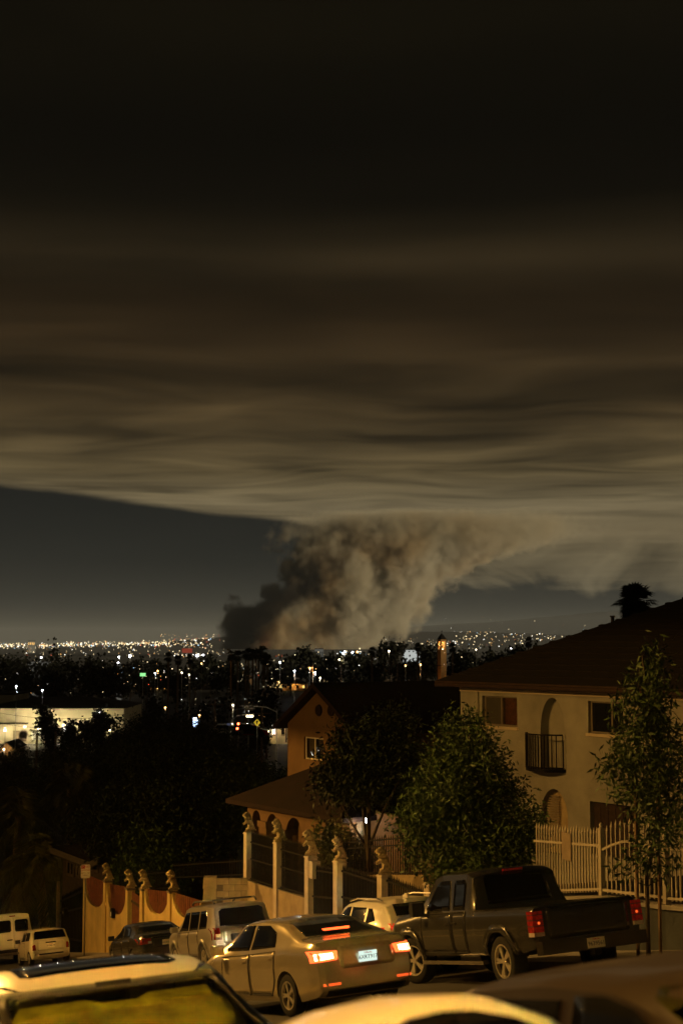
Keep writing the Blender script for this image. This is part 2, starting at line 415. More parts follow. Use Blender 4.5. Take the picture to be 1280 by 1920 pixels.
# -- one lion statue mesh: sitting up, forepaws raised on a ledge, facing down the street (+x), grown with the Skin modifier
def lion_mesh():
    pts = [((-.12, 0, .13), .17), ((-.06, 0, .32), .15), ((.03, 0, .48), .15), ((.09, 0, .62), .18), ((.12, 0, .74), .16), ((.22, 0, .76), .105), ((.33, 0, .70), .06),
           ((.04, .13, .09), .085), ((.18, .14, .05), .055), ((.04, -.13, .09), .085), ((.18, -.14, .05), .055),
           ((.15, .10, .46), .07), ((.22, .10, .34), .055), ((.31, .09, .34), .055), ((.15, -.10, .46), .07), ((.22, -.10, .34), .055), ((.31, -.09, .34), .055),
           ((-.27, 0, .06), .035), ((-.33, .08, .04), .03), ((.09, .10, .88), .035), ((.09, -.10, .88), .035), ((-.02, 0, .66), .11)]
    ed = [(0, 1), (1, 2), (2, 3), (3, 4), (4, 5), (5, 6), (0, 7), (7, 8), (0, 9), (9, 10), (2, 11), (11, 12), (12, 13), (2, 14), (14, 15), (15, 16), (0, 17), (17, 18), (4, 19), (4, 20), (3, 21)]
    me = bpy.data.meshes.new('lion'); me.from_pydata([p for p, r in pts], ed, [])
    o = bpy.data.objects.new('lion', me); COL.objects.link(o)
    o.modifiers.new('sk', 'SKIN'); o.modifiers.new('ss', 'SUBSURF').levels = 1
    for i, (p, r) in enumerate(pts): me.skin_vertices[0].data[i].radius = (r, r)
    me.skin_vertices[0].data[0].use_root = True
    dg = bpy.context.evaluated_depsgraph_get(); m2 = bpy.data.meshes.new_from_object(o.evaluated_get(dg)); bpy.data.objects.remove(o)
    # rough carved mane
    r_ = random.Random(4)
    for vv in m2.vertices:
        c = vv.co
        k = .030 if (c.z > .52 and c.x < .22) else .010
        vv.co = c + Vector((r_.uniform(-k, k), r_.uniform(-k, k), r_.uniform(-k, k)))
    m2.polygons.foreach_set('use_smooth', [True] * len(m2.polygons)); m2.name = 'lion_statue'; m2.materials.clear(); m2.materials.append(M('statue')); return m2
LION = lion_mesh()
LION_PLINTH = MB().box(-.22, .22, -.15, .15, 0, .07).mesh('plinth'); LION_PLINTH.materials.append(M('statue'))
def lion(s, l, z, label, sc=1.0, yaw=0.0):
    e = sframe('lion_statue', s, l, z); e.rotation_euler[2] += yaw + 1.25; e.scale = (sc, sc, sc)
    tag(e, label, 'statue', 'lion statues on the wall pillars')
    shared('body', LION, e, (0, 0, .05)); shared('plinth', LION_PLINTH, e)

# -- pillars with iron panels between them
pil = [(468, 1560), (524, 1578), (583, 1604), (637, 1613), (720, 1639), (808, 1655)]
pil_s = [s_at(p) for p, _ in pil]; pil_z = [z_at(p, q) for p, q in pil]
names = ['farthest cream pillar of the lion fence beside the block wall', 'cream pillar of the lion fence, second after the block wall', 'cream pillar of the lion fence with a square stub on its side',
         'cream gate pillar rising behind the driving sedan', 'cream gate pillar right of the driving sedan behind the white crossover', 'short cream pillar without a statue beside the leafy street tree']
ln = ['lion statue on the farthest cream pillar next to the block wall', 'lion statue on the second cream pillar of the iron fence', 'lion statue on the cream pillar with a square stub',
      'lion statue on the gate pillar directly behind the driving sedan', 'lion statue on the gate pillar right of the lit porch']
for i, (s, zt) in enumerate(zip(pil_s, pil_z)):
    z0 = G(s, LW) - .3; e = sframe('gate_pillar', s, LW, z0); tag(e, names[i], 'pillar', 'cream pillars of the lion fence')
    H = zt - z0; wd = .15
    MB().box(-wd, wd, -wd, wd, 0, H - .06).build('shaft', 'pillar_paint', e)
    MB().hexa([(-wd - .03, -wd - .03, H - .06), (wd + .03, -wd - .03, H - .06), (wd + .03, wd + .03, H - .06), (-wd - .03, wd + .03, H - .06), (-wd + .02, -wd + .02, H), (wd - .02, -wd + .02, H), (wd - .02, wd - .02, H), (-wd + .02, wd - .02, H)]).build('cap', 'pillar_paint', e)
    if i == 2: MB().box(-.46, -.153, -.13, .13, H - .62, H - .12).build('stub', 'pillar_paint', e)
    if i < 5: lion(s, LW, zt - .003, ln[i], .70 + .05 * (i % 3), (.0, .25, -.2, .1, -.1)[i])
BARM = {}
def bar_mesh(h, r, mat, tip=True):
    k = (round(h, 2), r, mat)
    if k not in BARM:
        mb = MB().box(-r, r, -r, r, 0, h)
        if tip: mb.add([(-r * 2, -r * .8, h), (r * 2, -r * .8, h), (r * 2, r * .8, h), (-r * 2, r * .8, h), (0, 0, h + .11), (0, 0, h - .05)], [(0, 1, 4), (1, 2, 4), (2, 3, 4), (3, 0, 4), (1, 0, 5), (2, 1, 5), (3, 2, 5), (0, 3, 5)])
        me = mb.mesh('bar'); me.materials.append(M(mat)); BARM[k] = me
    return BARM[k]
def bar_fence(name, s0, s1, zb0, zb1, zt0, zt1, label, cat, mat, gap=.115, r=.012, group=None, l=LW, rails=(.06, .93), over=.06, back=None, wave=0.0, barname='bar'):
    e = sframe(name, s0, l, zb0); tag(e, label, cat, group)
    L = s1 - s0; n = max(2, int(abs(L) / gap))
    for i in range(1, n):
        f = i / n; x_ = L * f
        b_, t_ = (zb1 - zb0) * f, (zt0 - zb0) + (zt1 - zt0) * f + wave * math.sin(math.pi * f)
        h = t_ - b_ + over
        shared(barname, bar_mesh(round(h / .04) * .04, r, mat), e, (x_, 0, b_))
    for q in rails:
        z0_ = (zt0 - zb0) * q; z1_ = (zb1 - zb0) + (zt1 - zb1) * q; w_ = r * 1.6
        zz = [z0_ + (z1_ - z0_) * k / 6 + (wave * math.sin(math.pi * k / 6) if q > .5 else 0) for k in range(7)]
        mb = MB()
        for k in range(6):
            xa, xb = L * k / 6, L * (k + 1) / 6
            mb.hexa([(xa, -w_, zz[k] - w_), (xb, -w_, zz[k + 1] - w_), (xb, w_, zz[k + 1] - w_), (xa, w_, zz[k] - w_), (xa, -w_, zz[k] + w_), (xb, -w_, zz[k + 1] + w_), (xb, w_, zz[k + 1] + w_), (xa, w_, zz[k] + w_)])
        mb.build('rail', mat, e)
    if back:   # plates behind the bars
        MB().hexa([(0, -.03, 0), (L, -.03, zb1 - zb0), (L, -.045, zb1 - zb0), (0, -.045, 0), (0, -.03, (zt0 - zb0) * back), (L, -.03, zb1 - zb0 + (zt1 - zb1) * back), (L, -.045, zb1 - zb0 + (zt1 - zb1) * back), (0, -.045, (zt0 - zb0) * back)]).build('backing_sheet', 'iron', e)
    return e
def scrolls(e, L, zb, zt, n):               # wrought ornaments: rings and diamonds between the bars
    mb = MB()
    for i in range(n):
        cx = L * (i + .5) / n
        for cz in (zb + (zt - zb) * .3, zb + (zt - zb) * .62):
            ring = [(cx + .075 * math.cos(a * math.pi / 4), .0, cz + .12 * math.sin(a * math.pi / 4)) for a in range(9)]
            mb.path(ring, .010, 4)
    mb.build('scrollwork', 'iron', e)
fl = ['black iron fence panel next to the block wall', 'black iron fence panel between the second and third lion pillars']
for i in range(2):
    s0, s1 = pil_s[i] - .16, pil_s[i + 1] + .16
    b0, b1 = z_at(pil[i][0] + 7, (1652, 1668)[i]), z_at(pil[i + 1][0] - 7, (1664, 1680)[i])
    t0, t1 = z_at(pil[i][0] + 7, (1573, 1586)[i]), z_at(pil[i + 1][0] - 7, (1584, 1598)[i])
    e = bar_fence('iron_fence_panel', s0, s1, b0, b1, t0, t1, fl[i], 'fence', 'iron', .10, .013, 'iron panels of the lion fence', rails=(.03, .5, .90), over=.16)
    scrolls(e, s1 - s0, .1, t0 - b0, 7)
    # stained low wall below
    e2 = sframe('low_wall', s0, LW, 0)
    tag(e2, ('stained cream low wall under the iron fence next to the block wall', 'stained cream low wall under the iron fence, left of the gates')[i], 'wall', 'low walls of the lion fence')
    L = s1 - s0; ga, gb = G(s0, LW) - .3, G(s1, LW) - .3
    MB().hexa([(0, -.10, ga), (L, -.10, gb), (L, .10, gb), (0, .10, ga), (0, -.10, b0 - .03), (L, -.10, b1 - .03), (L, .10, b1 - .03), (0, .10, b0 - .03)]).build('face', 'stained_wall', e2)
    MB().hexa([(0, -.12, b0 - .03), (L, -.12, b1 - .03), (L, .12, b1 - .03), (0, .12, b0 - .03), (0, -.12, b0), (L, -.12, b1), (L, .12, b1), (0, .12, b0)]).build('coping', 'mortar', e2)
gl = ['black iron gate panel between the stub pillar and the next gate pillar', 'wide black iron gate between two lion gate pillars', 'black iron gate between the last lion pillar and the short pillar']
for i, (ya, yb) in enumerate(((1628, 1632), (1630, 1652), (1648, 1676))):
    s0, s1 = pil_s[i + 2] - .16, pil_s[i + 3] + .16
    za, zb = G(s0, LW) + .12, G(s1, LW) + .12
    e = bar_fence('iron_gate', s0, s1, za, zb, z_at(pil[i + 2][0] + 8, ya), z_at(pil[i + 3][0] - 8, yb), gl[i], 'gate', 'iron', .105, .016, 'iron gates of the lion fence', rails=(.03, .33, .66, .97), over=.02)
# inner garden railing behind the gates, level with the porch
ri = bar_fence('garden_railing', s_at(592, 17.3), s_at(800, 17.3), z_at(592, 1640, 17.3), z_at(800, 1640, 17.3), z_at(592, 1584, 17.3), z_at(800, 1566, 17.3), 'black iron railing along the terrace in front of the lit porch', 'railing', 'iron', .16, .013, l=17.3, rails=(.05, .80, .98), over=0)
tw = sframe('terrace_wall', s_at(592, 17.3), 17.3, 0); tag(tw, 'dark low terrace wall under the railing behind the iron gates', 'wall')
La = s_at(800, 17.3) - s_at(592, 17.3)
MB().hexa([(0, -.12, -14), (La, -.12, -14), (La, .12, -14), (0, .12, -14), (0, -.12, z_at(592, 1640, 17.3)), (La, -.12, z_at(800, 1640, 17.3)), (La, .12, z_at(800, 1640, 17.3)), (0, .12, z_at(592, 1640, 17.3))]).build('face', 'stained_wall', tw)

# -- concrete block wall left of the lion fence
pw0 = at(464, 1646, 47.5); e = empty('block_wall', (pw0.x, pw0.y, 0), math.pi + .06); tag(e, 'cream concrete block wall with a rough end pier above the silver SUV', 'wall')
L = 1.42; zt = pw0.z; gb = G(sl(pw0)[0], LW) - .4
MB().box(.02, L - .05, -.07, .07, gb, zt - .02).build('mortar_core', 'mortar', e)
BLK = MB().box(-.192, .192, -.09, .09, -.092, .092).mesh('block'); BLK.materials.append(M('block'))
HBLK = MB().box(-.092, .092, -.09, .09, -.092, .092).mesh('block'); HBLK.materials.append(M('block'))
nr = int((zt - gb) / .2)
for k in range(min(nr, 9)):
    zz = zt - .1 - .2 * k; x_ = .0
    off = 0 if k % 2 else .2
    if off: shared('block', HBLK, e, (.1, rnd.uniform(-.004, .004), zz))
    x_ = off
    while x_ + .4 < L - .28: shared('block', BLK, e, (x_ + .2, rnd.uniform(-.005, .005), zz)); x_ += .4
pier = MB()
for k in range(8):
    a = L - .42 + rnd.uniform(-.02, .02); pier.hexa([(a, -.17, gb + (zt + .06 - gb) * k / 8), (L + .03, -.17, gb + (zt + .06 - gb) * k / 8), (L + .03, .17, gb + (zt + .06 - gb) * k / 8), (a, .17, gb + (zt + .06 - gb) * k / 8),
        (a, -.17, gb + (zt + .06 - gb) * (k + 1) / 8), (L + .0, -.17, gb + (zt + .06 - gb) * (k + 1) / 8), (L + .0, .17, gb + (zt + .06 - gb) * (k + 1) / 8), (a, .17, gb + (zt + .06 - gb) * (k + 1) / 8)])
pier.build('end_pier', 'block', e)
bar_fence('yard_railing', s_at(462, 17.0), s_at(325, 17.0), z_at(462, 1642, 17), z_at(325, 1648, 17), z_at(462, 1612, 17), z_at(325, 1622, 17), 'dark iron railing in the yard behind the block wall', 'railing', 'iron', .2, .014, l=17.0, over=0)
bar_fence('yard_railing', s_at(318, 17.0), s_at(225, 17.0), z_at(318, 1668, 17), z_at(225, 1672, 17), z_at(318, 1634, 17), z_at(225, 1640, 17), 'dark iron railing in the yard behind the yellow scalloped wall', 'railing', 'iron', .2, .014, l=17.0, over=0)

# -- yellow wall with scalloped tops, red board infill and lions
def scallop(pxa, pxb, ya, yb, depth, e, i):
    """yellow wall panel between two pixels whose top sags in a half circle, with red boards filling the sag"""
    sa, sb = s_at(pxa), s_at(pxb); za, zb = z_at(pxa, ya), z_at(pxb, yb)
    o = sframe('scalloped_wall', sa, LW, 0); tag(o, e, 'wall', 'yellow scalloped wall panels')
    L = sb - sa; n = 14; lo = min(G(sa, LW), G(sb, LW)) - .3
    mb = MB()
    tops = []
    for k in range(n + 1):
        f = k / n; q = abs(2 * f - 1)
        tops.append((L * f, za + (zb - za) * f - depth * math.sqrt(max(0, 1 - q ** 2.4))))
    for k in range(n):
        (xa, ta), (xb, tb) = tops[k], tops[k + 1]
        mb.hexa([(xa, -.1, lo), (xb, -.1, lo), (xb, .1, lo), (xa, .1, lo), (xa, -.1, ta), (xb, -.1, tb), (xb, .1, tb), (xa, .1, ta)])
    mb.build('wall_body', 'stucco_yellow', o)
    nb = max(4, int(L / .14))
    for k in range(nb):
        xa, xb = L * k / nb + .006, L * (k + 1) / nb - .006
        f = (k + .5) / nb; tp = za + (zb - za) * f + .12 * math.sin(math.pi * f) * 0
        MB().box(xa, xb, -.075 + .012 * (k % 2), -.045 + .012 * (k % 2), tp - depth - .1, tp - .03).build('board', 'red_boards', o)
    return o
scallop(205, 163, 1658, 1640, 1.30, 'yellow wall panel with a deep scallop beside the parking sign', 0)
scallop(244, 207, 1664, 1658, 1.30, 'yellow scalloped wall panel with a small dark mailbox', 1)
scallop(323, 278, 1672, 1668, .95, 'yellow wall panel with red boards between the two right lions', 2)
scallop(383, 329, 1690, 1674, .8, 'low yellow wall panel with red boards behind the silver SUV', 3)
for i, (px, py, lab) in enumerate(((205, 1652, 'lion statue on the tallest yellow pillar beside the parking sign'), (247, 1666, 'lion statue on the yellow gate pillar, left one of the close pair'),
                     (274, 1667, 'lion statue on the yellow gate pillar, right one of the close pair'), (326, 1671, 'lion statue on the yellow pillar nearest the silver SUV'))):
    s = s_at(px); zt = z_at(px, py); z0 = G(s, LW) - .3
    e = sframe('yellow_pillar', s, LW, z0); tag(e, ('tall flared yellow pillar nearest the parking sign', 'yellow gate pillar, left one of the close pair', 'yellow gate pillar, right one of the close pair', 'yellow pillar nearest the silver SUV')[i], 'pillar', 'yellow pillars with lions')
    H = zt - z0; a, b = .30, .19
    MB().hexa([(-a, -.17, 0), (a, -.17, 0), (a, .17, 0), (-a, .17, 0), (-b, -.17, H - .08), (b, -.17, H - .08), (b, .17, H - .08), (-b, .17, H - .08)]).build('shaft', 'stucco_yellow', e)
    MB().box(-b - .03, b + .03, -.2, .2, H - .08, H).build('cap', 'mortar', e)
    lion(s, LW, zt - .003, lab, .84, (.1, 0, .15, -.1)[i])
sg0, sg1 = s_at(271), s_at(250)
e = sframe('board_gate', sg0, LW, 0); tag(e, 'red board gate between the close pair of yellow lion pillars', 'gate')
for k in range(6):
    L = sg1 - sg0; MB().box(L * k / 6 + .005, L * (k + 1) / 6 - .005, -.03, .0, G(sg0, LW) + .1, z_at(260, 1684) + .1).build('board', 'red_boards', e)
MB().box(0, sg1 - sg0, 0, .03, z_at(260, 1700), z_at(260, 1700) + .1).build('cross_bar', 'wood_dark', e)
e = sframe('mailbox', s_at(222), LW - .16, z_at(222, 1722)); tag(e, 'small dark mailbox with a white label on the yellow scalloped wall', 'mailbox')
MB().prism([(-.2, 0), (.2, 0), (.2, .3), (.1, .4), (-.1, .4), (-.2, .3)], -.06, .10, lambda a, b, h: (a, h, b)).build('box', 'iron', e)
MB().box(-.05, .07, .105, .11, .05, .25).build('label_card', 'sign_white', e)
# garden gate of bars with rising top, left of the sign
bar_fence('garden_gate', s_at(160), s_at(118), G(s_at(140), LW) + .1, G(s_at(118), LW) + .1, z_at(160, 1668), z_at(118, 1690), 'black spiked iron garden gate with rising top left of the parking sign', 'gate', 'iron', .33, .03, rails=(.06, .3, .75, .97), over=.12)
e = sframe('gate_post', s_at(113), LW, G(s_at(113), LW)); tag(e, 'slim pale post at the left side of the garden gate', 'post')
MB().box(-.07, .07, -.07, .07, -.2, z_at(113, 1655) - G(s_at(113), LW)).build('shaft', 'fascia', e)
e = sframe('garden_wall', s_at(160), LW + 1.8, G(s_at(140), LW) - .3); tag(e, 'dim tan garden wall seen through the garden gate bars', 'wall')
Lg = s_at(108) - s_at(160)
MB().box(0, Lg, -.1, .1, 0, z_at(140, 1650, LW + 1.8) - G(s_at(140), LW) + .3).build('face', 'stained_wall', e)
MB().box(0, Lg, -.13, .13, z_at(140, 1650, LW + 1.8) - G(s_at(140), LW) + .3, z_at(140, 1648, LW + 1.8) - G(s_at(140), LW) + .36).build('coping', 'block', e)
e = sframe('letter_box', s_at(131), LW - .12, z_at(131, 1719)); tag(e, 'black letter box hung on the iron garden gate', 'letter box')
MB().prism([(-.3, 0), (.3, 0), (.3, .28), (.22, .36), (-.22, .36), (-.3, .28)], -.1, .12, lambda a, b, h: (a, h, b)).build('box', 'iron', e)
MB().box(-.08, .06, .125, .13, .1, .2).build('label_card', 'fascia', e)

# -- parking sign
sp = s_at(163, 14.1); e = sframe('parking_sign', sp, 14.1, G(sp, 14.1) + .15); tag(e, 'white and red no parking sign on a steel post by the yellow wall', 'sign')
zt = z_at(163, 1622, 14.1) - G(sp, 14.1) - .15; zb = z_at(163, 1648, 14.1) - G(sp, 14.1) - .15
MB().tube((0, 0, 0), (0, 0, zt - .02), .035, n=8).build('post', 'galv', e, True)
fr = Matrix.Rotation(-RZ, 4, 'Z')            # sign faces up the street, towards the camera
pl = MB().prism([(-.21, zb + .05), (-.17, zb), (.17, zb), (.21, zb + .05), (.21, zt - .05), (.17, zt), (-.17, zt), (-.21, zt - .05)], -.050, -.044, lambda a, b, h: (a, h, b)).build('plate', 'sign_white', e)
pl.matrix_local = Matrix.Rotation(-RZ + .2, 4, 'Z')
H = zt - zb; X90 = Matrix.Rotation(math.pi / 2, 4, 'X')
ringb = MB().prism([(-.19, zb + H * .70), (-.03, zb + H * .70), (-.03, zb + H * .95), (-.19, zb + H * .95)], -.054, -.0505, lambda a, b, h: (a, h, b)).build('symbol', 'sign_red', pl)
lettering('P', .12, 'sign_white', pl, Matrix.Translation((-.11, -.056, zb + H * .825)) @ X90)
lettering('NO', .12, 'sign_red', pl, Matrix.Translation((.085, -.053, zb + H * .82)) @ X90)
for k, (tx, f, sz, mt) in enumerate((('PARKING', .59, .085, 'sign_red'), ('8AM TO 10AM', .38, .056, 'sign_ink'), ('TUESDAY', .22, .062, 'sign_ink'))):
    lettering(tx, sz, mt, pl, Matrix.Translation((0, -.053, zb + H * f)) @ X90)

# -- white picket railing on a retaining wall in front of the big house
wl = [(1000, 1560, 1676), (1125, 1572, 1672), (1245, 1580, 1688), (1400, 1590, 1700)]
def wz(px, k):
    for (a, *A), (b, *B) in zip(wl, wl[1:]):
        if a <= px <= b: return z_at(px, A[k] + (B[k] - A[k]) * (px - a) / (b - a))
e = bar_fence('white_iron_fence', s_at(1125) + .05, s_at(1000), wz(1125, 1), wz(1000, 1), wz(1125, 0), wz(1000, 0), 'white spiked iron fence section nearest the leafy street tree', 'fence', 'white_iron', .105, .014, 'white iron fence sections', rails=(.05, .86), over=.10, barname='picket')
MB().box(s_at(1063) - s_at(1125) - .22, s_at(1063) - s_at(1125) + .12, .03, .045, .45, 1.0).build('notice_plate', 'fascia', e)
bar_fence('white_iron_gate', s_at(1245) + .05, s_at(1125) - .05, wz(1245, 1), wz(1125, 1), wz(1245, 0), wz(1125, 0), 'white iron gate with arched top behind the staked sapling', 'gate', 'white_iron', .15, .015, 'white iron fence sections', rails=(.05, .80), over=.13, wave=.20, barname='picket')
bar_fence('white_iron_fence', s_at(1400), s_at(1245) - .05, wz(1400, 1), wz(1245, 1), wz(1400, 0), wz(1245, 0), 'white spiked iron fence section at the right edge above the dark wall', 'fence', 'white_iron', .125, .014, 'white iron fence sections', rails=(.05, .90), over=.06, barname='picket')
for px, py, lab in ((1125, 1553, 'tall white fence post right of the pickup cab'), (1245, 1562, 'tall white fence post right of the staked sapling')):
    s = s_at(px); e = sframe('fence_post', s, LW, wz(px, 1) - .1); tag(e, lab, 'post', 'white fence posts')
    H = z_at(px, py) - wz(px, 1) + .1
    MB().box(-.05, .05, -.05, .05, 0, H).build('shaft', 'white_iron', e)
    MB().lathe([(.06, H), (.03, H + .03), (.045, H + .07), (.0, H + .12)], 8).build('finial', 'white_iron', e, True)
s0, s1 = s_at(1420), s_at(985)
e = sframe('retaining_wall', s0, LW, 0); tag(e, 'dark painted retaining wall under the white iron fence', 'wall')
xs_ = [s_at(q) - s0 for q in (1400, 1245, 1125, 1000)]; zs_ = [wz(q, 1) - .06 for q in (1400, 1245, 1125, 1000)]
mb = MB(); cp = MB()
for k in range(3):
    a, b = xs_[k], xs_[k + 1]; lo = -12
    mb.hexa([(a, -.1, lo), (b, -.1, lo), (b, .1, lo), (a, .1, lo), (a, -.1, zs_[k] - .08), (b, -.1, zs_[k + 1] - .08), (b, .1, zs_[k + 1] - .08), (a, .1, zs_[k] - .08)])
    cp.hexa([(a, -.16, zs_[k] - .08), (b, -.16, zs_[k + 1] - .08), (b, .16, zs_[k + 1] - .08), (a, .16, zs_[k] - .08), (a, -.16, zs_[k]), (b, -.16, zs_[k + 1]), (b, .16, zs_[k + 1]), (a, .16, zs_[k])])
pm('wall_blue', (.045, .052, .055), .85, var=.3, vscale=1.5, bump=.3)
mb.build('face', 'wall_blue', e); cp.build('coping', 'concrete', e)
yd = MB().hexa([tuple(P(s, l, -12)) for s, l in ((s0, LW + .12), (s1, LW + .12), (s1, LW + 8), (s0, LW + 8))][::-1] + [tuple(P(s, l, zs_[2] - .3)) for s, l in ((s0, LW + .12), (s1, LW + .12), (s1, LW + 8), (s0, LW + 8))][::-1]).build('yard', 'soil'); tag(yd, kind='structure')
# ================================================================ houses
WD = Vector((.58, -.815, 0)).normalized(); WN = Vector((-WD.y, WD.x, 0))   # along the fronts, and into the houses
HZ = math.atan2(WD.y, WD.x)
class HF:                                   # a house frame: x along the front to the right, y into the house, z absolute
    def __init__(s, name, px, Y, label, cat='house'):
        s.o = at(px, 1205, Y); s.o.z = 0
        s.e = empty(name, s.o, HZ); tag(s.e, label, cat)
    def p(s, px, py, y=0.0):
        q = onplane(px, py, s.o + WN * y, WN) - s.o; return q.dot(WD), q.z
def wall_open(mb, x0, x1, z0, z1, y0, y1, holes):
    """wall slab with rectangular holes (hx0, hx1, hz0, hz1); cells outside the holes are boxes butted together"""
    X = sorted(set([x0, x1] + [q for h in holes for q in h[:2]])); Z = sorted(set([z0, z1] + [q for h in holes for q in h[2:4]]))
    vs = {}; 
    def vid(i, j, k):
        if (i, j, k) not in vs: vs[(i, j, k)] = len(vs)
        return vs[(i, j, k)]
    solid = {}
    for i in range(len(X) - 1):
        for j in range(len(Z) - 1):
            cx, cz = (X[i] + X[i + 1]) / 2, (Z[j] + Z[j + 1]) / 2
            solid[i, j] = not any(h[0] < cx < h[1] and h[2] < cz < h[3] for h in holes)
    F = []
    for (i, j), ok in solid.items():
        if not ok: continue
        a = [(i, j), (i + 1, j), (i + 1, j + 1), (i, j + 1)]
        F.append([vid(p_, q_, 0) for p_, q_ in a]); F.append([vid(p_, q_, 1) for p_, q_ in a][::-1])
        for (di, dj), (A, B) in (((0, -1), (0, 1)), ((1, 0), (1, 2)), ((0, 1), (2, 3)), ((-1, 0), (3, 0))):
            if not solid.get((i + di, j + dj), False):
                F.append([vid(*a[A], 0), vid(*a[A], 1), vid(*a[B], 1), vid(*a[B], 0)])
    V = [None] * len(vs)
    for (i, j, k), n in vs.items(): V[n] = (X[i], (y0, y1)[k], Z[j])
    return mb.add(V, F)
def arch_fill(mb, x0, x1, zs, zt, y0, y1, n=12):
    """spandrels that turn the top of a rectangular hole into an arch springing at zs"""
    cx, r = (x0 + x1) / 2, (x1 - x0) / 2
    pts = [(cx - r * math.cos(math.pi * k / n), zs + (zt - zs) * math.sin(math.pi * k / n)) for k in range(n + 1)]
    for k in range(n):
        (a, za), (b, zb) = pts[k], pts[k + 1]
        mb.hexa([(a, y0, za), (b, y0, zb), (b, y1, zb), (a, y1, za), (a, y0, zt), (b, y0, zt), (b, y1, zt), (a, y1, zt)])
def window(e, x0, x1, z0, z1, y, frame='alu', panes=('pane', 'pane'), split=.5, fw=.045, name='window'):
    """sliding window: frame as the part, panes as its sub-parts, set back from the wall face at depth y"""
    mb = MB(); xm = x0 + (x1 - x0) * split
    for a, b, c, d in ((x0, x0 + fw, z0, z1), (x1 - fw, x1, z0, z1), (x0 + fw, x1 - fw, z0, z0 + fw), (x0 + fw, x1 - fw, z1 - fw, z1), (xm - fw * .5, xm + fw * .5, z0 + fw, z1 - fw)):
        mb.box(a, b, y, y + .07, c, d)
    f = mb.build(name, frame, e)
    MB().box(x0 + fw, xm - fw * .5, y + .02, y + .03, z0 + fw, z1 - fw).build('pane', panes[0], f)
    MB().box(xm + fw * .5, x1 - fw, y + .035, y + .045, z0 + fw, z1 - fw).build('pane', panes[1], f)
    return f
def curtain(e, x0, x1, z0, z1, y, mat, n=9):
    mb = MB(); V = []
    for k in range(n * 2 + 1):
        xx = x0 + (x1 - x0) * k / (n * 2); yy = y + .02 * (k % 2); V += [(xx, yy, z0), (xx, yy, z1)]
    mb.add(V, [(2 * k, 2 * k + 2, 2 * k + 3, 2 * k + 1) for k in range(n * 2)]); return mb.build('curtain', mat, e, fix=False)
pm('clear_glass_tint', (.02, .02, .02), .05, var=0)
def glass_mat(name, tint, refl=.10):
    m = bpy.data.materials.new(name); m.use_nodes = True; t = NT(m.node_tree)
    tr = t.n('ShaderNodeBsdfTransparent'); tr.inputs[0].default_value = (*tint, 1)
    gl_ = t.n('ShaderNodeBsdfGlossy'); gl_.inputs['Roughness'].default_value = .03
    mx = t.n('ShaderNodeMixShader'); fr_ = t.n('ShaderNodeLayerWeight'); fr_.inputs[0].default_value = .5
    t.l(t.m('ADD', t.m('MULTIPLY', t.m('POWER', fr_.outputs['Facing'], 4.0), .6), refl, clamp=True), mx.inputs[0]); t.l(tr.outputs[0], mx.inputs[1]); t.l(gl_.outputs[0], mx.inputs[2])
    t.l(mx.outputs[0], t.n('ShaderNodeOutputMaterial').inputs[0]); MATS[name] = m
glass_mat('window_glass', (.95, .96, .93), .06); glass_mat('windshield_glass', (.80, .86, .45), .06)

# ---- the big cream house on the right
h = HF('cream_house', 862, 44.6, 'two-storey cream stucco house with dark hip roof and arched niches on the right')
e = h.e; z_e = h.p(862, 1286)[1]; LEN = 13.0
bot = -13.0
w1 = h.p(903, 1303); w1b = h.p(969, 1361); w2 = h.p(1101, 1313); w2b = h.p(1168, 1374)
W1 = (w1[0], w1b[0], h.p(903, 1359)[1], w1[1] - .02); W2 = (w2[0], w2b[0], h.p(1101, 1374)[1], w2[1] - .02)
n1 = (h.p(1013, 1400)[0], h.p(1058, 1400)[0], h.p(1030, 1440)[1], h.p(1036, 1308)[1])
n2 = (h.p(1013, 1530)[0], h.p(1064, 1530)[0], h.p(1030, 1600)[1], h.p(1036, 1479)[1])
d1 = (h.p(1105, 1510)[0], h.p(1190, 1510)[0], h.p(1105, 1600)[1], h.p(1105, 1502)[1])
mb = MB(); wall_open(mb, 0, LEN, bot, z_e, 0, .30, [W1, W2, n1, n2, d1])
arch_fill(mb, n1[0], n1[1], n1[3] - .95, n1[3], .003, .297); arch_fill(mb, n2[0], n2[1], n2[3] - .85, n2[3], .003, .297)
mb.build('front_wall', 'stucco_cream', e)
MB().box(0, .3, .3, 11, bot, z_e).box(LEN - .3, LEN, .3, 11, bot, z_e).box(.3, LEN - .3, 10.7, 11, bot, z_e).build('side_wall', 'stucco_cream', e)
MB().box(.3, LEN - .3, .34, .40, n1[2] - .02, z_e - .02).build('niche_back', 'stucco_cream', e)     # shallow blind arch upstairs
# hip roof with overhang
ov, pitch = .55, .47
def hip_roof(e, x0, x1, y0, y1, z, pitch, mat, thick=.16, ov_drop=0.0):
    hw = (y1 - y0) / 2; rise = hw * pitch
    V = [(x0, y0, z), (x1, y0, z), (x1, y1, z), (x0, y1, z), (x0 + hw, (y0 + y1) / 2, z + rise), (x1 - hw, (y0 + y1) / 2, z + rise)]
    V += [(a, b, c - thick) for a, b, c in V[:4]]
    F = [(0, 1, 5, 4), (1, 2, 5), (2, 3, 4, 5), (3, 0, 4), (0, 6, 7, 1), (1, 7, 8, 2), (2, 8, 9, 3), (3, 9, 6, 0), (6, 9, 8, 7)]
    return MB().add(V, F).build('roof', mat, e)
rf = hip_roof(e, -ov, LEN + ov, -ov, 11 + ov, z_e + .17, pitch, 'roof_dark')
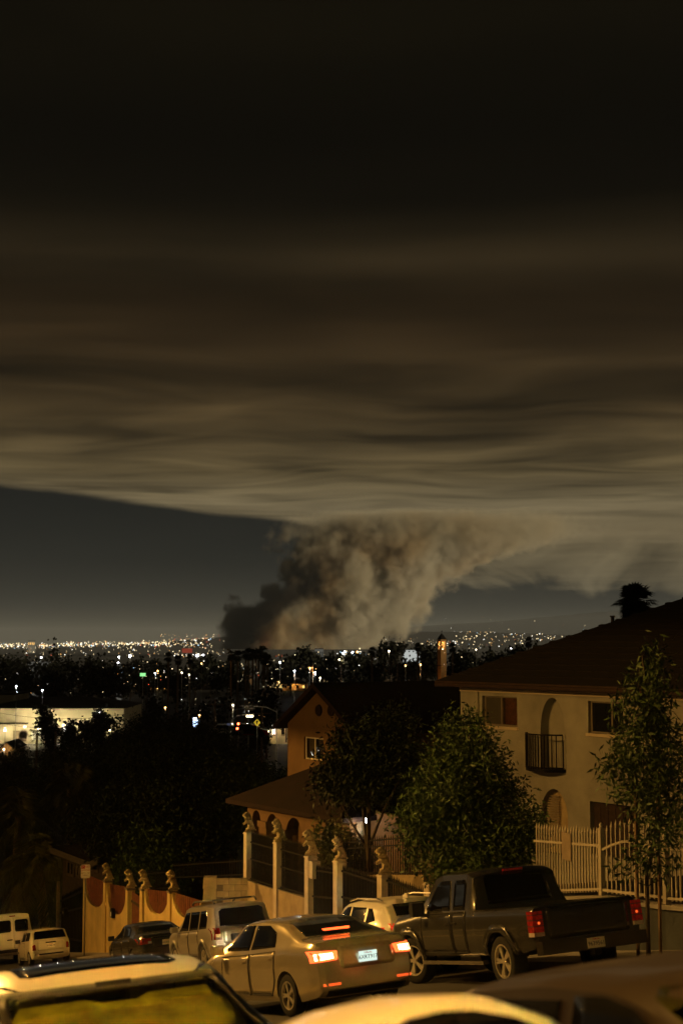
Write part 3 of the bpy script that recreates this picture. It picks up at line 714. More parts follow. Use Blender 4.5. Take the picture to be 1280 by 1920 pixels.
# tile courses as raised rows on the street side of the roof
hw = (11 + 2 * ov) / 2
for k in range(1, 17):
    d = k * hw / 17; zz = z_e + .17 + d * pitch
    MB().hexa([(-ov + d, -ov + d, zz), (LEN + ov - d, -ov + d, zz), (LEN + ov - d, -ov + d + .12, zz + .12 * pitch), (-ov + d, -ov + d + .12, zz + .12 * pitch),
               (-ov + d, -ov + d - .01, zz + .035), (LEN + ov - d, -ov + d - .01, zz + .035), (LEN + ov - d, -ov + d + .12, zz + .12 * pitch + .01), (-ov + d, -ov + d + .12, zz + .12 * pitch + .01)]).build('tile_course', 'roof_dark', rf)
MB().box(-ov - .01, LEN + ov + .01, -ov - .03, -ov - .003, z_e - .02, z_e + .16).build('fascia', 'wood_dark', e)
MB().box(-.003, LEN, -.04, -.002, z_e - .16, z_e - .012).build('frieze', 'stucco_white', e)
# vent pipe standing on the far slope near the hip
vx = at(1148, 1183, 48.5) - h.o; vxl, vyl = vx.dot(WD), vx.dot(WN)
MB().tube((vxl, vyl, vx.z - .6), (vxl, vyl, vx.z + .50), .06, n=10).tube((vxl, vyl, vx.z + .47), (vxl, vyl, vx.z + .52), .09, n=10).build('vent_pipe', 'bark', e)
window(e, *W1, .12, 'alu', ('screen', 'window_glass'), .48)
curtain(e, W1[0] + (W1[1] - W1[0]) * .5, W1[0] + (W1[1] - W1[0]) * .86, W1[2] + .05, W1[3] - .05, .24, 'curtain')
curtain(e, W1[0] + (W1[1] - W1[0]) * .87, W1[1] - .04, W1[2] + .05, W1[3] - .05, .23, 'curtain_pale', 4)
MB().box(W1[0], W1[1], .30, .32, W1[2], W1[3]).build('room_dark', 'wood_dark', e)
window(e, *W2, .12, 'alu', ('pane', 'pane'), .60)
window(e, *n2[:3], n2[2] + .5, .20, 'alu', ('pane', 'pane')) if False else None
for k in range(14):                         # blind slats in the lower arch
    zz = n2[3] - .25 - k * .07
    MB().box(n2[0] + .05, n2[0] + .55, .20, .24, zz, zz + .035).build('slat', 'fascia', e)
MB().box(n2[0], n2[1], .297, .33, n2[2], n2[3]).build('niche_back', 'stained_wall', e)
MB().box(d1[0], d1[1], .16, .20, d1[2], d1[3]).build('door_panel', 'wood_dark', e)
for k in range(6): MB().box(d1[0] + (d1[1] - d1[0]) * k / 6 + .02, d1[0] + (d1[1] - d1[0]) * (k + 1) / 6 - .02, .145, .16, d1[2], d1[3] - .06).build('door_board', 'wood_dark', e)
for Wq in (W1, W2):
    MB().box(Wq[0] - .06, Wq[1] + .06, -.05, -.002, Wq[2] - .09, Wq[2] - .004).build('window_sill', 'stucco_white', e)
MB().tube((h.p(897, 1300)[0], -.035, z_e - .15), (h.p(897, 1300)[0], -.035, -6.5), .028, n=8).build('conduit', 'stucco_cream', e)
MB().tube((-.45, -.62, z_e + .05), (LEN + .4, -.62, z_e + .05), .06, n=8).build('gutter', 'wood_dark', e)
# bowed balcony railing in front of the upper arch
ba = (h.p(994, 1400)[0], h.p(1060, 1400)[0]); bz0, bz1 = h.p(1028, 1440)[1], h.p(1028, 1376)[1]
slab = []; nb = 15
pts = [(ba[0] + (ba[1] - ba[0]) * k / nb, -.12 - .42 * math.sin(math.pi * k / nb) ** .6) for k in range(nb + 1)]
MB().prism([(ba[0], .0)] + pts + [(ba[1], .0)], bz0 - .08, bz0, lambda a, b, hh: (a, b - .002, hh)).build('balcony_slab', 'iron', e)
for k, (a, b) in enumerate(pts): MB().box(a - .012, a + .012, b - .012, b + .012, bz0, bz1 - .02).build('baluster', 'iron', e)
for q in (bz1, bz0 + .04): MB().path([(a, b, q) for a, b in pts], .022, 6).build('balcony_rail', 'iron', e)

# ---- tan gabled house in the middle, with porch
h2 = HF('tan_house', 540, 60.0, 'tan stucco gabled house with two round vents behind the lion fence')
e = h2.e; zE = h2.p(541, 1356)[1]; wid = h2.p(672, 1361)[0]; dep = 10.5; zR = zE + 1.55
MBw = MB()
wa = h2.p(570, 1381); wb = h2.p(606, 1424); Wa = (wa[0], wb[0], h2.p(570, 1423)[1], wa[1])
Wb = (h2.p(641, 1390)[0], min(h2.p(685, 1390)[0], wid - .15), h2.p(641, 1428)[1], h2.p(641, 1386)[1])
wall_open(MBw, 0, wid, -14, zE, 0, .25, [Wa, Wb]); MBw.build('gable_wall', 'stucco_tan', e)
MB().prism([(0, zE), (wid, zE), (wid / 2, zR)], .0, .25, lambda a, b, hh: (a, hh, b)).build('gable_top', 'stucco_tan', e)
MB().box(0, .25, .25, dep, -14, zE).box(wid - .25, wid, .25, dep, -14, zE).box(.25, wid - .25, dep - .25, dep, -14, zE).build('side_wall', 'stucco_tan', e)
ovg = .42; sl_ = (zR - zE) / (wid / 2)
for sg, nm in ((-1, 'roof'), (1, 'roof')):
    xe = wid / 2 + sg * (wid / 2 + ovg); ze = zE - ovg * sl_
    MB().hexa([(wid / 2, -ovg, zR + .02), (xe, -ovg, ze + .02), (xe, dep + ovg, ze + .02), (wid / 2, dep + ovg, zR + .02), (wid / 2, -ovg, zR + .18), (xe, -ovg, ze + .16), (xe, dep + ovg, ze + .16), (wid / 2, dep + ovg, zR + .18)]).build('roof', 'roof_tile', e)
    MB().hexa([(wid / 2, -ovg - .05, zR - .02), (xe, -ovg - .05, ze - .02), (xe, -ovg - .004, ze - .02), (wid / 2, -ovg - .004, zR - .02), (wid / 2, -ovg - .05, zR + .19), (xe, -ovg - .05, ze + .17), (xe, -ovg - .004, ze + .17), (wid / 2, -ovg - .004, zR + .19)]).build('barge_board', 'roof_tile', e)
for px in (598, 621):
    cx, cz = h2.p(px, 1332)
    MB().lathe([(.0, -.05), (.21, -.05), (.24, .0), (.24, .02)], 18, 'y', (cx, -.01, 0)).build('round_vent', 'roof_tile', e).location = (0, 0, cz)
pm('white_glow', (.5, .5, .5), .8, emit=(.9, .93, 1.0), es=1.6)
for k, Wq in enumerate((Wa, Wb)):
    window(e, *Wq, .08, 'white_frame', ('window_glass', 'window_glass'), .5, .06)
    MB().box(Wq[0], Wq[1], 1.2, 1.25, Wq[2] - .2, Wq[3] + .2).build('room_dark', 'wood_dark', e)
    ww, hh = Wq[1] - Wq[0], Wq[3] - Wq[2]
    # draped curtains with the lit gap showing at their edge
    for q0, q1 in ((.03, .45), (.52, .84)): curtain(e, Wq[0] + ww * q0, Wq[0] + ww * q1, Wq[2], Wq[3], .20, 'dark_siding', 5)
    xg = Wq[0] + ww * (.90 if k == 0 else .62)
    MB().prism([(xg - .03, Wq[2] + hh * .3), (xg + .05, Wq[2] + hh * .28), (xg + .06, Wq[2] + hh * .72), (xg + .02, Wq[2] + hh * .74), (xg - .05, Wq[2] + hh * .5)], .128, .132, lambda a, b, q: (a, q, b)).build('lit_gap', 'white_glow', e)
    for fx, fz in (((.30, .18), (.62, .38)) if k == 0 else ((.7, .3),)):
        MB().prism([(Wq[0] + ww * fx, Wq[2] + hh * fz), (Wq[0] + ww * fx + .05, Wq[2] + hh * fz), (Wq[0] + ww * (fx - .08), Wq[2] + hh * (fz + .17))],   .128, .132, lambda a, b, q: (a, q, b)).build('lit_gap', 'white_glow', e)
# porch wing: arcade and entrance
hp = HF('porch_wing', 466, 54.2, 'tan porch wing with round arches and red tiled roof left of the lit entrance'); e = hp.e
zP = hp.p(470, 1507)[1]; xr = hp.p(655, 1530)[0]
arcs = [(hp.p(473, 1530)[0], hp.p(488, 1530)[0], hp.p(480, 1519)[1]), (hp.p(500, 1530)[0], hp.p(521, 1530)[0], hp.p(510, 1526)[1]), (hp.p(536, 1540)[0], hp.p(566, 1540)[0], hp.p(550, 1533)[1])]
pw = (hp.p(610, 1540)[0], hp.p(641, 1540)[0], hp.p(610, 1590)[1], hp.p(610, 1538)[1])
mb = MB(); wall_open(mb, 0, xr, -13, zP, 0, .3, [(a, b, -11.5, t) for a, b, t in arcs] + [pw])
for a, b, t in arcs: arch_fill(mb, a, b, t - (b - a) * .62, t, .003, .297)
mb.build('arcade_wall', 'stucco_tan', e)
for k in range(2):
    a, b = arcs[k][1], arcs[k + 1][0]; cz = arcs[k][2] - (arcs[k][1] - arcs[k][0]) * .62
    MB().box(a - .07, b + .07, -.09, .36, cz - .22, cz).build('capital', 'stucco_tan', e)
    MB().box(a - .03, b + .03, -.04, .0, -12, cz - .22).build('column_face', 'stucco_tan', e)
MB().box(.3, xr, 1.6, 1.9, -13, zP).box(0, .25, .3, 1.9, -13, zP).build('inner_wall', 'stucco_tan', e)
hip_roof(e, -.6, xr + .35, -.6, 4.6, zP + .15, .52, 'roof_tile')
window(e, *pw, .06, 'white_frame', ('pane', 'pane'), .5, .07)
# lit entrance recess to the right
ex0, ex1 = xr, hp.p(800, 1560)[0]
MB().box(ex0, ex1, .9, 1.2, -13, zP + .25).build('entrance_wall', 'stucco_tan', e)
pc = hp.p(688, 1545, .6); MB().lathe([(.22, -13), (.22, zP + .2)], 16, 'z', (pc[0] - .35, .45, 0)).build('porch_column', 'stucco_white', e, True)
li = hp.p(687, 1543, .3); fx = MB().lathe([(.02, 0), (.07, .02), (.07, .12), (.03, .16)], 10, 'z', (li[0], .25, li[1])).build('porch_lamp', 'lamp_white', e)
lamp('porch_light', (li[0] - .1, -.1, li[1] - .05), 22, (1, .74, .46), e, .06)

# ---- low dark bungalow on the left behind the yellow wall
hb = HF('bungalow', 126, 84, 'low dark bungalow with pale fascia boards behind the parking sign'); e = hb.e
def bp(px, py, y=0.0): return hb.p(px, py, y)
zb_ = bp(128, 1606)[1]; xb = bp(205, 1612)[0]; dpt = 8.0
MB().box(0, xb, 0, .2, -18, zb_).box(xb - .2, xb, .2, dpt, -18, zb_).box(0, .2, .2, dpt, -18, zb_).build('wall', 'dark_siding', e)
za, zc = bp(114, 1587)[1], bp(185, 1614)[1]; xa, xc = bp(112, 1587)[0], bp(186, 1614)[0]; th = .35
MB().hexa([(xa, -.6, za - th), (xc, -.6, zc - th), (xc, -.45, zc - th), (xa, -.45, za - th), (xa, -.6, za), (xc, -.6, zc), (xc, -.45, zc), (xa, -.45, za)]).build('fascia', 'fascia_dim', e)
xd, zd = bp(202, 1606)
MB().hexa([(xc, -.6, zc - th), (xd, -.6, zd - th), (xd, -.45, zd - th), (xc, -.45, zc - th), (xc, -.6, zc), (xd, -.6, zd), (xd, -.45, zd), (xc, -.45, zc)]).build('fascia', 'fascia_dim', e)
MB().add([(xa, -.6, za), (xc, -.6, zc), (xd, -.6, zd), (xd, dpt, zd + .3), (xc, dpt, zc + .3), (xa, dpt, za + .3)], [(0, 1, 4, 5), (1, 2, 3, 4)]).build('roof', 'roof_tile', e)
for a, b in (((128, 1598), (141, 1645)), ((146, 1600), (156, 1648))):
    q0, q1 = bp(*a), bp(*b); window(e, q0[0], q1[0], q1[1], q0[1] - .4, -.08, 'bark', ('pane', 'pane'), .5, .14)  # frames take a dark colour in place of missing lamplight
q0, q1 = bp(166, 1612), bp(186, 1636); window(e, q0[0], q1[0], q1[1], q0[1], -.08, 'bark', ('pane', 'pane'), .5, .12)
hs = HF('garden_shed', 205, 88, 'small dark outbuilding with pale zigzag fascia right of the bungalow', 'shed'); e = hs.e
q = [hs.p(212, 1604), hs.p(241, 1618), hs.p(262, 1606)]
MB().box(q[0][0] + .3, q[2][0] - .3, 0, 4, -18, q[1][1] - .3).build('wall', 'dark_siding', e)
for k in range(2):
    (a, c), (b, d) = q[k], q[k + 1]
    MB().hexa([(a, -.5, c - .3), (b, -.5, d - .3), (b, -.38, d - .3), (a, -.38, c - .3), (a, -.5, c), (b, -.5, d), (b, -.38, d), (a, -.38, c)]).build('fascia', 'fascia_dim', e)
MB().add([(q[0][0], -.5, q[0][1]), (q[1][0], -.5, q[1][1]), (q[2][0], -.5, q[2][1]), (q[2][0], 4.4, q[2][1]), (q[1][0], 4.4, q[1][1]), (q[0][0], 4.4, q[0][1])], [(0, 1, 4, 5), (1, 2, 3, 4)]).build('roof', 'roof_tile', e)
# ================================================================ vehicles
def lerp_list(L, x_):
    if x_ <= L[0][0]: return L[0][1]
    for (a, A), (b, B) in zip(L, L[1:]):
        if x_ <= b: return A + (B - A) * (x_ - a) / (b - a) if b > a else B
    return L[-1][1]
def body_rings(sp):
    xs_ = set()
    for k in ('top', 'belt', 'wid', 'bot'): xs_ |= {round(q[0], 3) for q in sp[k]}
    x0, x1 = sp['top'][0][0], sp['top'][-1][0]
    n = int((x1 - x0) / .09); xs_ |= {round(x0 + (x1 - x0) * i / n, 3) for i in range(n + 1)}
    xs_ = sorted(q for q in xs_ if x0 <= q <= x1)
    clean = [xs_[0]]
    for q in xs_[1:]:
        if q - clean[-1] > .012: clean.append(q)
    def sm(L, q, d=.05):                    # light smoothing of the outlines
        if sp.get('hard'): d = sp['hard']
        return (lerp_list(L, q - d) + 2 * lerp_list(L, q) + lerp_list(L, q + d)) / 4
    rings = []
    for q in clean:
        zt, zs, wd, zb = sm(sp['top'], q), sm(sp['belt'], q), sm(sp['wid'], q), sm(sp['bot'], q)
        zs = min(zs, zt - .015); zb = min(zb, zs - .1)
        g = zt - zs; k = min(1, max(0, g / .42)); k = k * k * (3 - 2 * k)
        rw = .90 + (sp['roofw'] - .90) * k
        crown = sp.get('crown', .04) * (.4 + .6 * k)
        ze = zt - max(.01, crown + .02 * k)             # roof edge height
        h = zs - zb
        half = [(0, zb), (wd * .70, zb), (wd * .93, zb + .03), (wd * .975, zb + h * .18), (wd * .995, zb + h * .45), (wd, zb + h * .68), (wd * .985, zb + h * .88), (wd * .955, zs)]
        ze = max(ze, zs + .008)
        for f in (.35, .7): half.append((wd * (.945 + (rw - .945) * f), zs + (ze - zs) * f + .004))
        half += [(wd * rw * 1.0, ze + .002), (wd * rw * .93, ze + (zt - ze) * .42), (wd * rw * .72, ze + (zt - ze) * .75), (wd * rw * .38, ze + (zt - ze) * .95), (0, zt)]
        rings.append((q, half))
    return rings
def body_mesh(sp):
    rings = body_rings(sp); m = len(rings[0][1]); V = []; F = []
    full = 2 * m - 2
    for q, hf in rings:
        V += [(q, a, b) for a, b in hf] + [(q, -a, b) for a, b in hf[-2:0:-1]]
    for i in range(len(rings) - 1):
        for j in range(full):
            F.append((i * full + j, i * full + (j + 1) % full, (i + 1) * full + (j + 1) % full, (i + 1) * full + j))
    F.append(tuple(range(full))); F.append(tuple(range((len(rings) - 1) * full, len(rings) * full))[::-1])
    return MB().add(V, F)
def boolean(me, cutters):
    o = bpy.data.objects.new('tmp', me); COL.objects.link(o); cs = []
    for cmb in cutters:
        c = bpy.data.objects.new('cut', cmb.mesh('cut')); COL.objects.link(c); cs.append(c)
        md = o.modifiers.new('b', 'BOOLEAN'); md.operation = 'DIFFERENCE'; md.object = c; md.solver = 'EXACT'
    dg = bpy.context.evaluated_depsgraph_get(); m2 = bpy.data.meshes.new_from_object(o.evaluated_get(dg))
    bpy.data.objects.remove(o)
    for c in cs: bpy.data.objects.remove(c)
    return m2
def conform(bvh, poly, ax, off=.006, thick=.02, step=.09):
    """flat outline laid onto the body: subdivided, projected along an axis, lifted off and given thickness"""
    bm = bmesh.new()
    to3 = {'y': lambda a, b: Vector((a, 0, b)), 'x': lambda a, b: Vector((0, a, b)), 'z': lambda a, b: Vector((a, b, 0))}[ax[0]]
    f = bm.faces.new([bm.verts.new(to3(a, b)) for a, b in poly]); bm.normal_update()
    A = [p[0] for p in poly]; B = [p[1] for p in poly]
    e1 = to3(1, 0); e2 = to3(0, 1)
    for vals, e_ in ((A, e1), (B, e2)):
        n = int((max(vals) - min(vals)) / step)
        for i in range(1, n + 1):
            c = min(vals) + (max(vals) - min(vals)) * i / (n + 1)
            bmesh.ops.bisect_plane(bm, geom=bm.verts[:] + bm.edges[:] + bm.faces[:], plane_co=e_ * c, plane_no=e_)
    sg = 1 if ax[1] == '+' else -1
    dr = {'y': Vector((0, -sg, 0)), 'x': Vector((-sg, 0, 0)), 'z': Vector((0, 0, -sg))}[ax[0]]
    inner = {}
    for vv in list(bm.verts):
        hit, nn, _, _ = bvh.ray_cast(vv.co - dr * 6, dr)
        if hit is None:
            hit, nn, _, _ = bvh.find_nearest(vv.co - dr * .8)
        if nn.dot(dr) > 0: nn = -nn
        vv.co = hit + nn * off; inner[vv] = hit - nn * (thick - off)
    be = [q for q in bm.edges if len(q.link_faces) == 1]
    bmesh.ops.recalc_face_normals(bm, faces=bm.faces)
    down = {}
    for q in be:
        for vv in q.verts:
            if vv not in down: down[vv] = bm.verts.new(inner[vv])
    for q in be:
        a, b = q.verts
        bm.faces.new((a, b, down[b], down[a]))
    bmesh.ops.recalc_face_normals(bm, faces=bm.faces)
    me = bpy.data.meshes.new('panel'); bm.to_mesh(me); bm.free(); 
    avg = sum((p.normal.dot(dr) * p.area for p in me.polygons), 0)
    if avg > 0: me.flip_normals()
    me.polygons.foreach_set('use_smooth', [len(p.vertices) > 0 and abs(p.normal.dot(dr)) > .2 for p in me.polygons])
    return me
def rr(x0, x1, z0, z1, r=.05):              # rectangle with cut corners
    return [(x0 + r, z0), (x1 - r, z0), (x1, z0 + r), (x1, z1 - r), (x1 - r, z1), (x0 + r, z1), (x0, z1 - r), (x0, z0 + r)]
def wheel_meshes(r, w_, style=5):
    ty = MB().lathe([(r * .64, -w_ / 2 + .01), (r * .90, -w_ / 2), (r * .985, -w_ * .36), (r, -w_ * .2), (r, w_ * .2), (r * .985, w_ * .36), (r * .90, w_ / 2), (r * .64, w_ / 2 - .01)], 28, 'y', caps=False).mesh('wheel', True)
    ri = MB().lathe([(r * .655, w_ * .30), (r * .655, w_ * .47), (r * .60, w_ * .47), (r * .57, w_ * .25)], 28, 'y', caps=False)
    ri.lathe([(.0, w_ * .42), (r * .13, w_ * .42), (r * .16, w_ * .30), (r * .16, w_ * .1)], 14, 'y')
    for k in range(style):
        a = 2 * math.pi * k / style
        for da in (-.12, .12):
            c, s_ = math.cos(a + da), math.sin(a + da); t = r * .045
            p0, p1 = Vector((c * r * .1, 0, s_ * r * .1)), Vector((c * r * .60, 0, s_ * r * .60)); n_ = Vector((-s_, 0, c)) * t
            ri.hexa([p0 - n_ + Vector((0, w_ * .28, 0)), p1 - n_ + Vector((0, w_ * .30, 0)), p1 + n_ + Vector((0, w_ * .30, 0)), p0 + n_ + Vector((0, w_ * .28, 0)),
                     p0 - n_ + Vector((0, w_ * .40, 0)), p1 - n_ + Vector((0, w_ * .42, 0)), p1 + n_ + Vector((0, w_ * .42, 0)), p0 + n_ + Vector((0, w_ * .40, 0))])
    ri = ri.mesh('rim'); hub = MB().lathe([(.0, -w_ * .1), (r * .63, -w_ * .1), (r * .63, w_ * .12), (.0, w_ * .12)], 20, 'y').mesh('brake_disc')
    ty.materials.append(M('rubber')); ri.materials.append(M('rim')); hub.materials.append(M('trim')); return ty, ri, hub
def car_matrix(s, l, head, turn=0.0):
    c = P(s, l); f = (P(s + .5, l) - P(s - .5, l)).normalized() * head
    lf = -(P(s, l + .5) - P(s, l - .5)).normalized() * head
    up = f.cross(lf).normalized(); lf = up.cross(f)
    m = Matrix((f, lf, up)).transposed().to_4x4(); m.translation = c
    return m @ Matrix.Rotation(turn, 4, 'Z')
def make_car(name, label, s, l, head, sp, turn=0.0):
    e = empty(name, mat=car_matrix(s, l, head, turn)); tag(e, label, sp.get('cat', 'car'), sp.get('group'))
    mb = body_mesh(sp); me0 = mb.mesh('body', True)
    bm = bmesh.new(); bm.from_mesh(me0); bvh = BVHTree.FromBMesh(bm); bm.free()
    r, ww = sp['wr'], sp.get('ww', .21); cut = []
    for xw in sp['wx']:
        for sd in (-1, 1):
            wy = lerp_list(sp['wid'], xw)
            c = MB().lathe([(r * 1.13, -.34), (r * 1.13, .34)], 28, 'y', (xw, sd * (wy - .05), r)); cut.append(c)
            c.box(xw - r * 1.12, xw + r * 1.12, sd * (wy - .05) - .34, sd * (wy - .05) + .34, -.3, r * .6) if False else None
    cut += sp.get('cut', [])
    me = boolean(me0, cut); me.name = 'body'
    if sp.get('open_front'):                # take the sheet out of the windshield opening
        of = sp['open_front']; bm = bmesh.new(); bm.from_mesh(me)
        kill = [f for f in bm.faces if of[0] < f.calc_center_median().x < of[1] and f.normal.x > .2 and f.normal.z > .2 and f.calc_center_median().z > of[2] and abs(f.calc_center_median().y) < of[3]]
        bmesh.ops.delete(bm, geom=kill, context='FACES'); bm.to_mesh(me); bm.free()
    me.materials.clear(); me.materials.append(M(sp['paint'])); me.polygons.foreach_set('use_smooth', [True] * len(me.polygons))
    try: me.set_sharp_from_angle(angle=R(42))
    except Exception: pass
    body = link(bpy.data.objects.new('body', me), e)
    def put(nm, poly, ax, mat, off=.006, thick=.02, parent=e, step=.09, label=None):
        m_ = conform(bvh, poly, ax, off, thick, step); m_.name = nm; m_.materials.append(M(mat))
        o = link(bpy.data.objects.new(nm, m_), parent)
        if label: o['label'] = label
        return o
    gl_ = sp.get('glass', 'car_glass')
    for sd in ('+', '-'):
        for poly in sp.get('side_win', []): put('side_window', poly, 'y' + sd, gl_)
        for poly, hx, hz in sp.get('doors', []):
            d_ = put('door', poly, 'y' + sd, sp['paint'], .007, .02)
            sg = 1 if sd == '+' else -1; wy = lerp_list(sp['wid'], hx)
            MB().box(hx - .09, hx + .09, sg * (wy * .985) - .012, sg * (wy * .985) + .012, hz, hz + .03).build('handle', sp.get('handle', sp['paint']), d_) if True else None
            d_.children[0].location.y = sg * .015
            for (ax_, az_), (bx_, bz_) in zip(poly, poly[1:] + poly[:1]):
                ln_ = math.hypot(bx_ - ax_, bz_ - az_)
                if ln_ < .12: continue
                nx_, nz_ = -(bz_ - az_) / ln_ * .007, (bx_ - ax_) / ln_ * .007
                put('door_seam', [(ax_ - nx_, az_ - nz_), (bx_ - nx_, bz_ - nz_), (bx_ + nx_, bz_ + nz_), (ax_ + nx_, az_ + nz_)], 'y' + sd, 'trim', .0095, .012, parent=d_)
        for poly in sp.get('arch', []): put('wheel_arch_flare', poly, 'y' + sd, sp['paint'], .035, .05, step=.12)
    for nm, poly, ax, mat, *q in sp.get('panels', []):
        o = put(nm, poly, ax, mat, *(q[:2] if q else ()))
        if nm == 'tail_light' and 'tail_sub' in sp:
            pass
    ty, ri, hb_ = wheel_meshes(r, ww, sp.get('spokes', 5))
    for i, xw in enumerate(sp['wx']):
        for sd in (-1, 1):
            wy = lerp_list(sp['wid'], xw) - ww / 2 - .015
            o = shared('wheel', ty, e, (xw, sd * wy, r), 0 if sd > 0 else math.pi)
            if i == 1 and sp.get('steer'): o.rotation_euler[2] += sp['steer']
            shared('rim', ri, o); shared('brake_disc', hb_, o)
    if sp.get('mirror'):
        mx, mz = sp['mirror']; wy = lerp_list(sp['wid'], mx)
        for sd in (-1, 1):
            q = MB().prism([(-.02, 0), (.10, .02), (.14, .10), (.08, .19), (-.03, .18)], 0, 1, lambda a, b, h: (mx + a, sd * (wy - .02 + h * (.24 if sp.get('bigm') else .19)), mz + b * (1.35 if sp.get('bigm') else .85)))
            q.build('mirror', sp.get('mirror_mat', sp['paint']), e)
    if sp.get('plate'):
        py, pz, px_, txt, mat, til = sp['plate']
        mt = Matrix.Translation((px_, py, pz)) @ Matrix.Rotation(til, 4, 'Y')
        p_ = MB().box(-.012, 0, -.152, .152, -.076, .076).build('number_plate', mat, e); p_.matrix_local = mt
        q = Matrix.Translation((-.014, 0, -.012)) @ Matrix(((0, 0, -1, 0), (-1, 0, 0, 0), (0, 1, 0, 0), (0, 0, 0, 1)))
        lettering(txt, .082, 'plate_dark', p_, q)
        lettering('California', .034, 'sign_red', p_, Matrix.Translation((-.014, 0, .052)) @ Matrix(((0, 0, -1, 0), (-1, 0, 0, 0), (0, 1, 0, 0), (0, 0, 0, 1))))
    return e, put, body
def flip(poly): return [(-a, b) for a, b in poly][::-1]
def ring_arch(x, r, th, z0=.25):            # half ring outline above a wheel
    n = 12; R1, R0 = r * 1.13 + th, r * 1.13 + .004
    return [(x + R1 * math.cos(math.pi * k / n), r + R1 * math.sin(math.pi * k / n)) for k in range(n + 1)] + [(x - R0 * math.cos(math.pi * k / n), r + R0 * math.sin(math.pi * k / n)) for k in range(n + 1)]

# ---- grey pickup truck
TR = .41
sp = dict(cat='pickup truck', paint='grey_truck', roofw=.80, crown=.035, hard=.012, wr=TR, ww=.27, wx=(-1.72, 1.78), spokes=5, steer=.32,
    top=[(-2.92, 1.16), (-2.90, 1.24), (-.86, 1.24), (-.84, 1.27), (-.70, 1.80), (-.5, 1.88), (.45, 1.90), (.75, 1.85), (1.42, 1.33), (1.6, 1.28), (2.5, 1.18), (2.78, 1.08), (2.86, .9)],
    belt=[(-2.92, 1.11), (-2.88, 1.20), (-.84, 1.20), (1.4, 1.20), (2.5, 1.10), (2.86, .85)],
    wid=[(-2.92, .94), (-2.85, .98), (-.9, .985), (-.84, .98), (1.5, .985), (2.4, .97), (2.86, .88)],
    bot=[(-2.92, .62), (-2.7, .55), (-2.2, .48), (2.3, .46), (2.86, .50)],
    cut=[MB().box(-2.84, -.93, -.80, .80, .80, 1.6)],
    side_win=[[(-.50, 1.25), (-.06, 1.25), (-.05, 1.70), (-.10, 1.74), (-.42, 1.74), (-.50, 1.66)], [(.05, 1.25), (1.02, 1.27), (1.05, 1.31), (.62, 1.70), (.50, 1.75), (.10, 1.75)]],
    doors=[([(-.02, .55), (1.20, .55), (1.22, 1.16), (1.15, 1.215), (-.02, 1.215)], .12, 1.02), ([(-.55, .55), (-.045, .55), (-.045, 1.215), (-.55, 1.215)], -.13, 1.02)], handle='trim',
    arch=[ring_arch(-1.72, TR, .13), ring_arch(1.78, TR, .13)],
    panels=[('rear_window', [(-.62, 1.30), (.62, 1.30), (.60, 1.74), (.55, 1.78), (-.55, 1.78), (-.60, 1.74)], 'x-', 'car_glass'),
            ('windshield', [(-.72, 1.38), (.72, 1.38), (.62, 1.80), (-.62, 1.80)], 'x+', 'car_glass'),
            ('tailgate', rr(-.74, .74, .72, 1.20, .03), 'x-', 'grey_truck', .012, .03),
            ('sill_trim', [(-1.2, .50), (1.25, .50), (1.25, .545), (-1.2, .545)], 'y+', 'trim'), ('sill_trim', [(-1.2, .50), (1.25, .50), (1.25, .545), (-1.2, .545)], 'y-', 'trim')],
    mirror=(1.02, 1.18), mirror_mat='trim', bigm=True)
truck, put, body = make_car('pickup_truck', 'dark grey extended cab pickup truck parked in front of the white iron fence', s_at(1005, 11.15) + 3.15, 12.35, 1, sp)
for sd in (1, -1):
    t = MB().hexa([(-2.95, sd * .78, .74), (-2.70, sd * .995, .74), (-2.72, sd * .90, .74), (-2.90, sd * .78, .74), (-2.95, sd * .78, 1.18), (-2.70, sd * .995, 1.18), (-2.72, sd * .90, 1.18), (-2.90, sd * .78, 1.18)]) if False else None
    t = MB().box(-2.945, -2.76, min(sd * .82, sd * 1.0), max(sd * .82, sd * 1.0), .84, 1.16).build('tail_light', 'tail_glint', truck)
    MB().box(-2.947, -2.762, min(sd * .818, sd * 1.002), max(sd * .818, sd * 1.002), .78, .84).build('reverse_lens', 'lens_clear', t)
    for zr in (.93, 1.02, 1.10): MB().box(-2.951, -2.755, min(sd * .816, sd * 1.004), max(sd * .816, sd * 1.004), zr, zr + .012).build('lens_rib', 'trim', t)
    MB().lathe([(.0, -.004), (.022, -.004), (.022, .004), (.0, .004)], 10, 'x', (-2.948, sd * .90, .98)).build('lens_glint', 'reflector', t)  # bright spot added to the unlit lens as a glint
    MB().box(-1.15, 1.2, sd * .96 - .06, sd * .96 + .06, .36, .42).build('side_step', 'chrome', truck)
bp_ = MB().hexa([(-3.06, -.95, .50), (-2.90, -.97, .50), (-2.90, .97, .50), (-3.06, .95, .50), (-3.06, -.95, .70), (-2.90, -.97, .70), (-2.90, .97, .70), (-3.06, .95, .70)]).build('rear_bumper', 'dark_car', truck)
MB().box(-3.065, -2.95, -.45, .45, .705, .72).build('step_pad', 'trim', bp_)
MB().box(-3.10, -2.95, -.06, .06, .42, .50).build('tow_hitch', 'trim', truck)
MB().box(-2.945, -2.93, -.12, .12, 1.06, 1.12).build('tailgate_handle', 'trim', truck)
e_ = MB().box(-.70, -.66, -.19, .19, 1.82, 1.855).build('high_brake_lamp', 'tail_glint', truck)
pl_ = MB().box(-3.075, -3.062, -.155, .155, .52, .675).build('number_plate', 'plate_white', truck)
QM = Matrix(((0, 0, -1, 0), (-1, 0, 0, 0), (0, 1, 0, 0), (0, 0, 0, 1)))
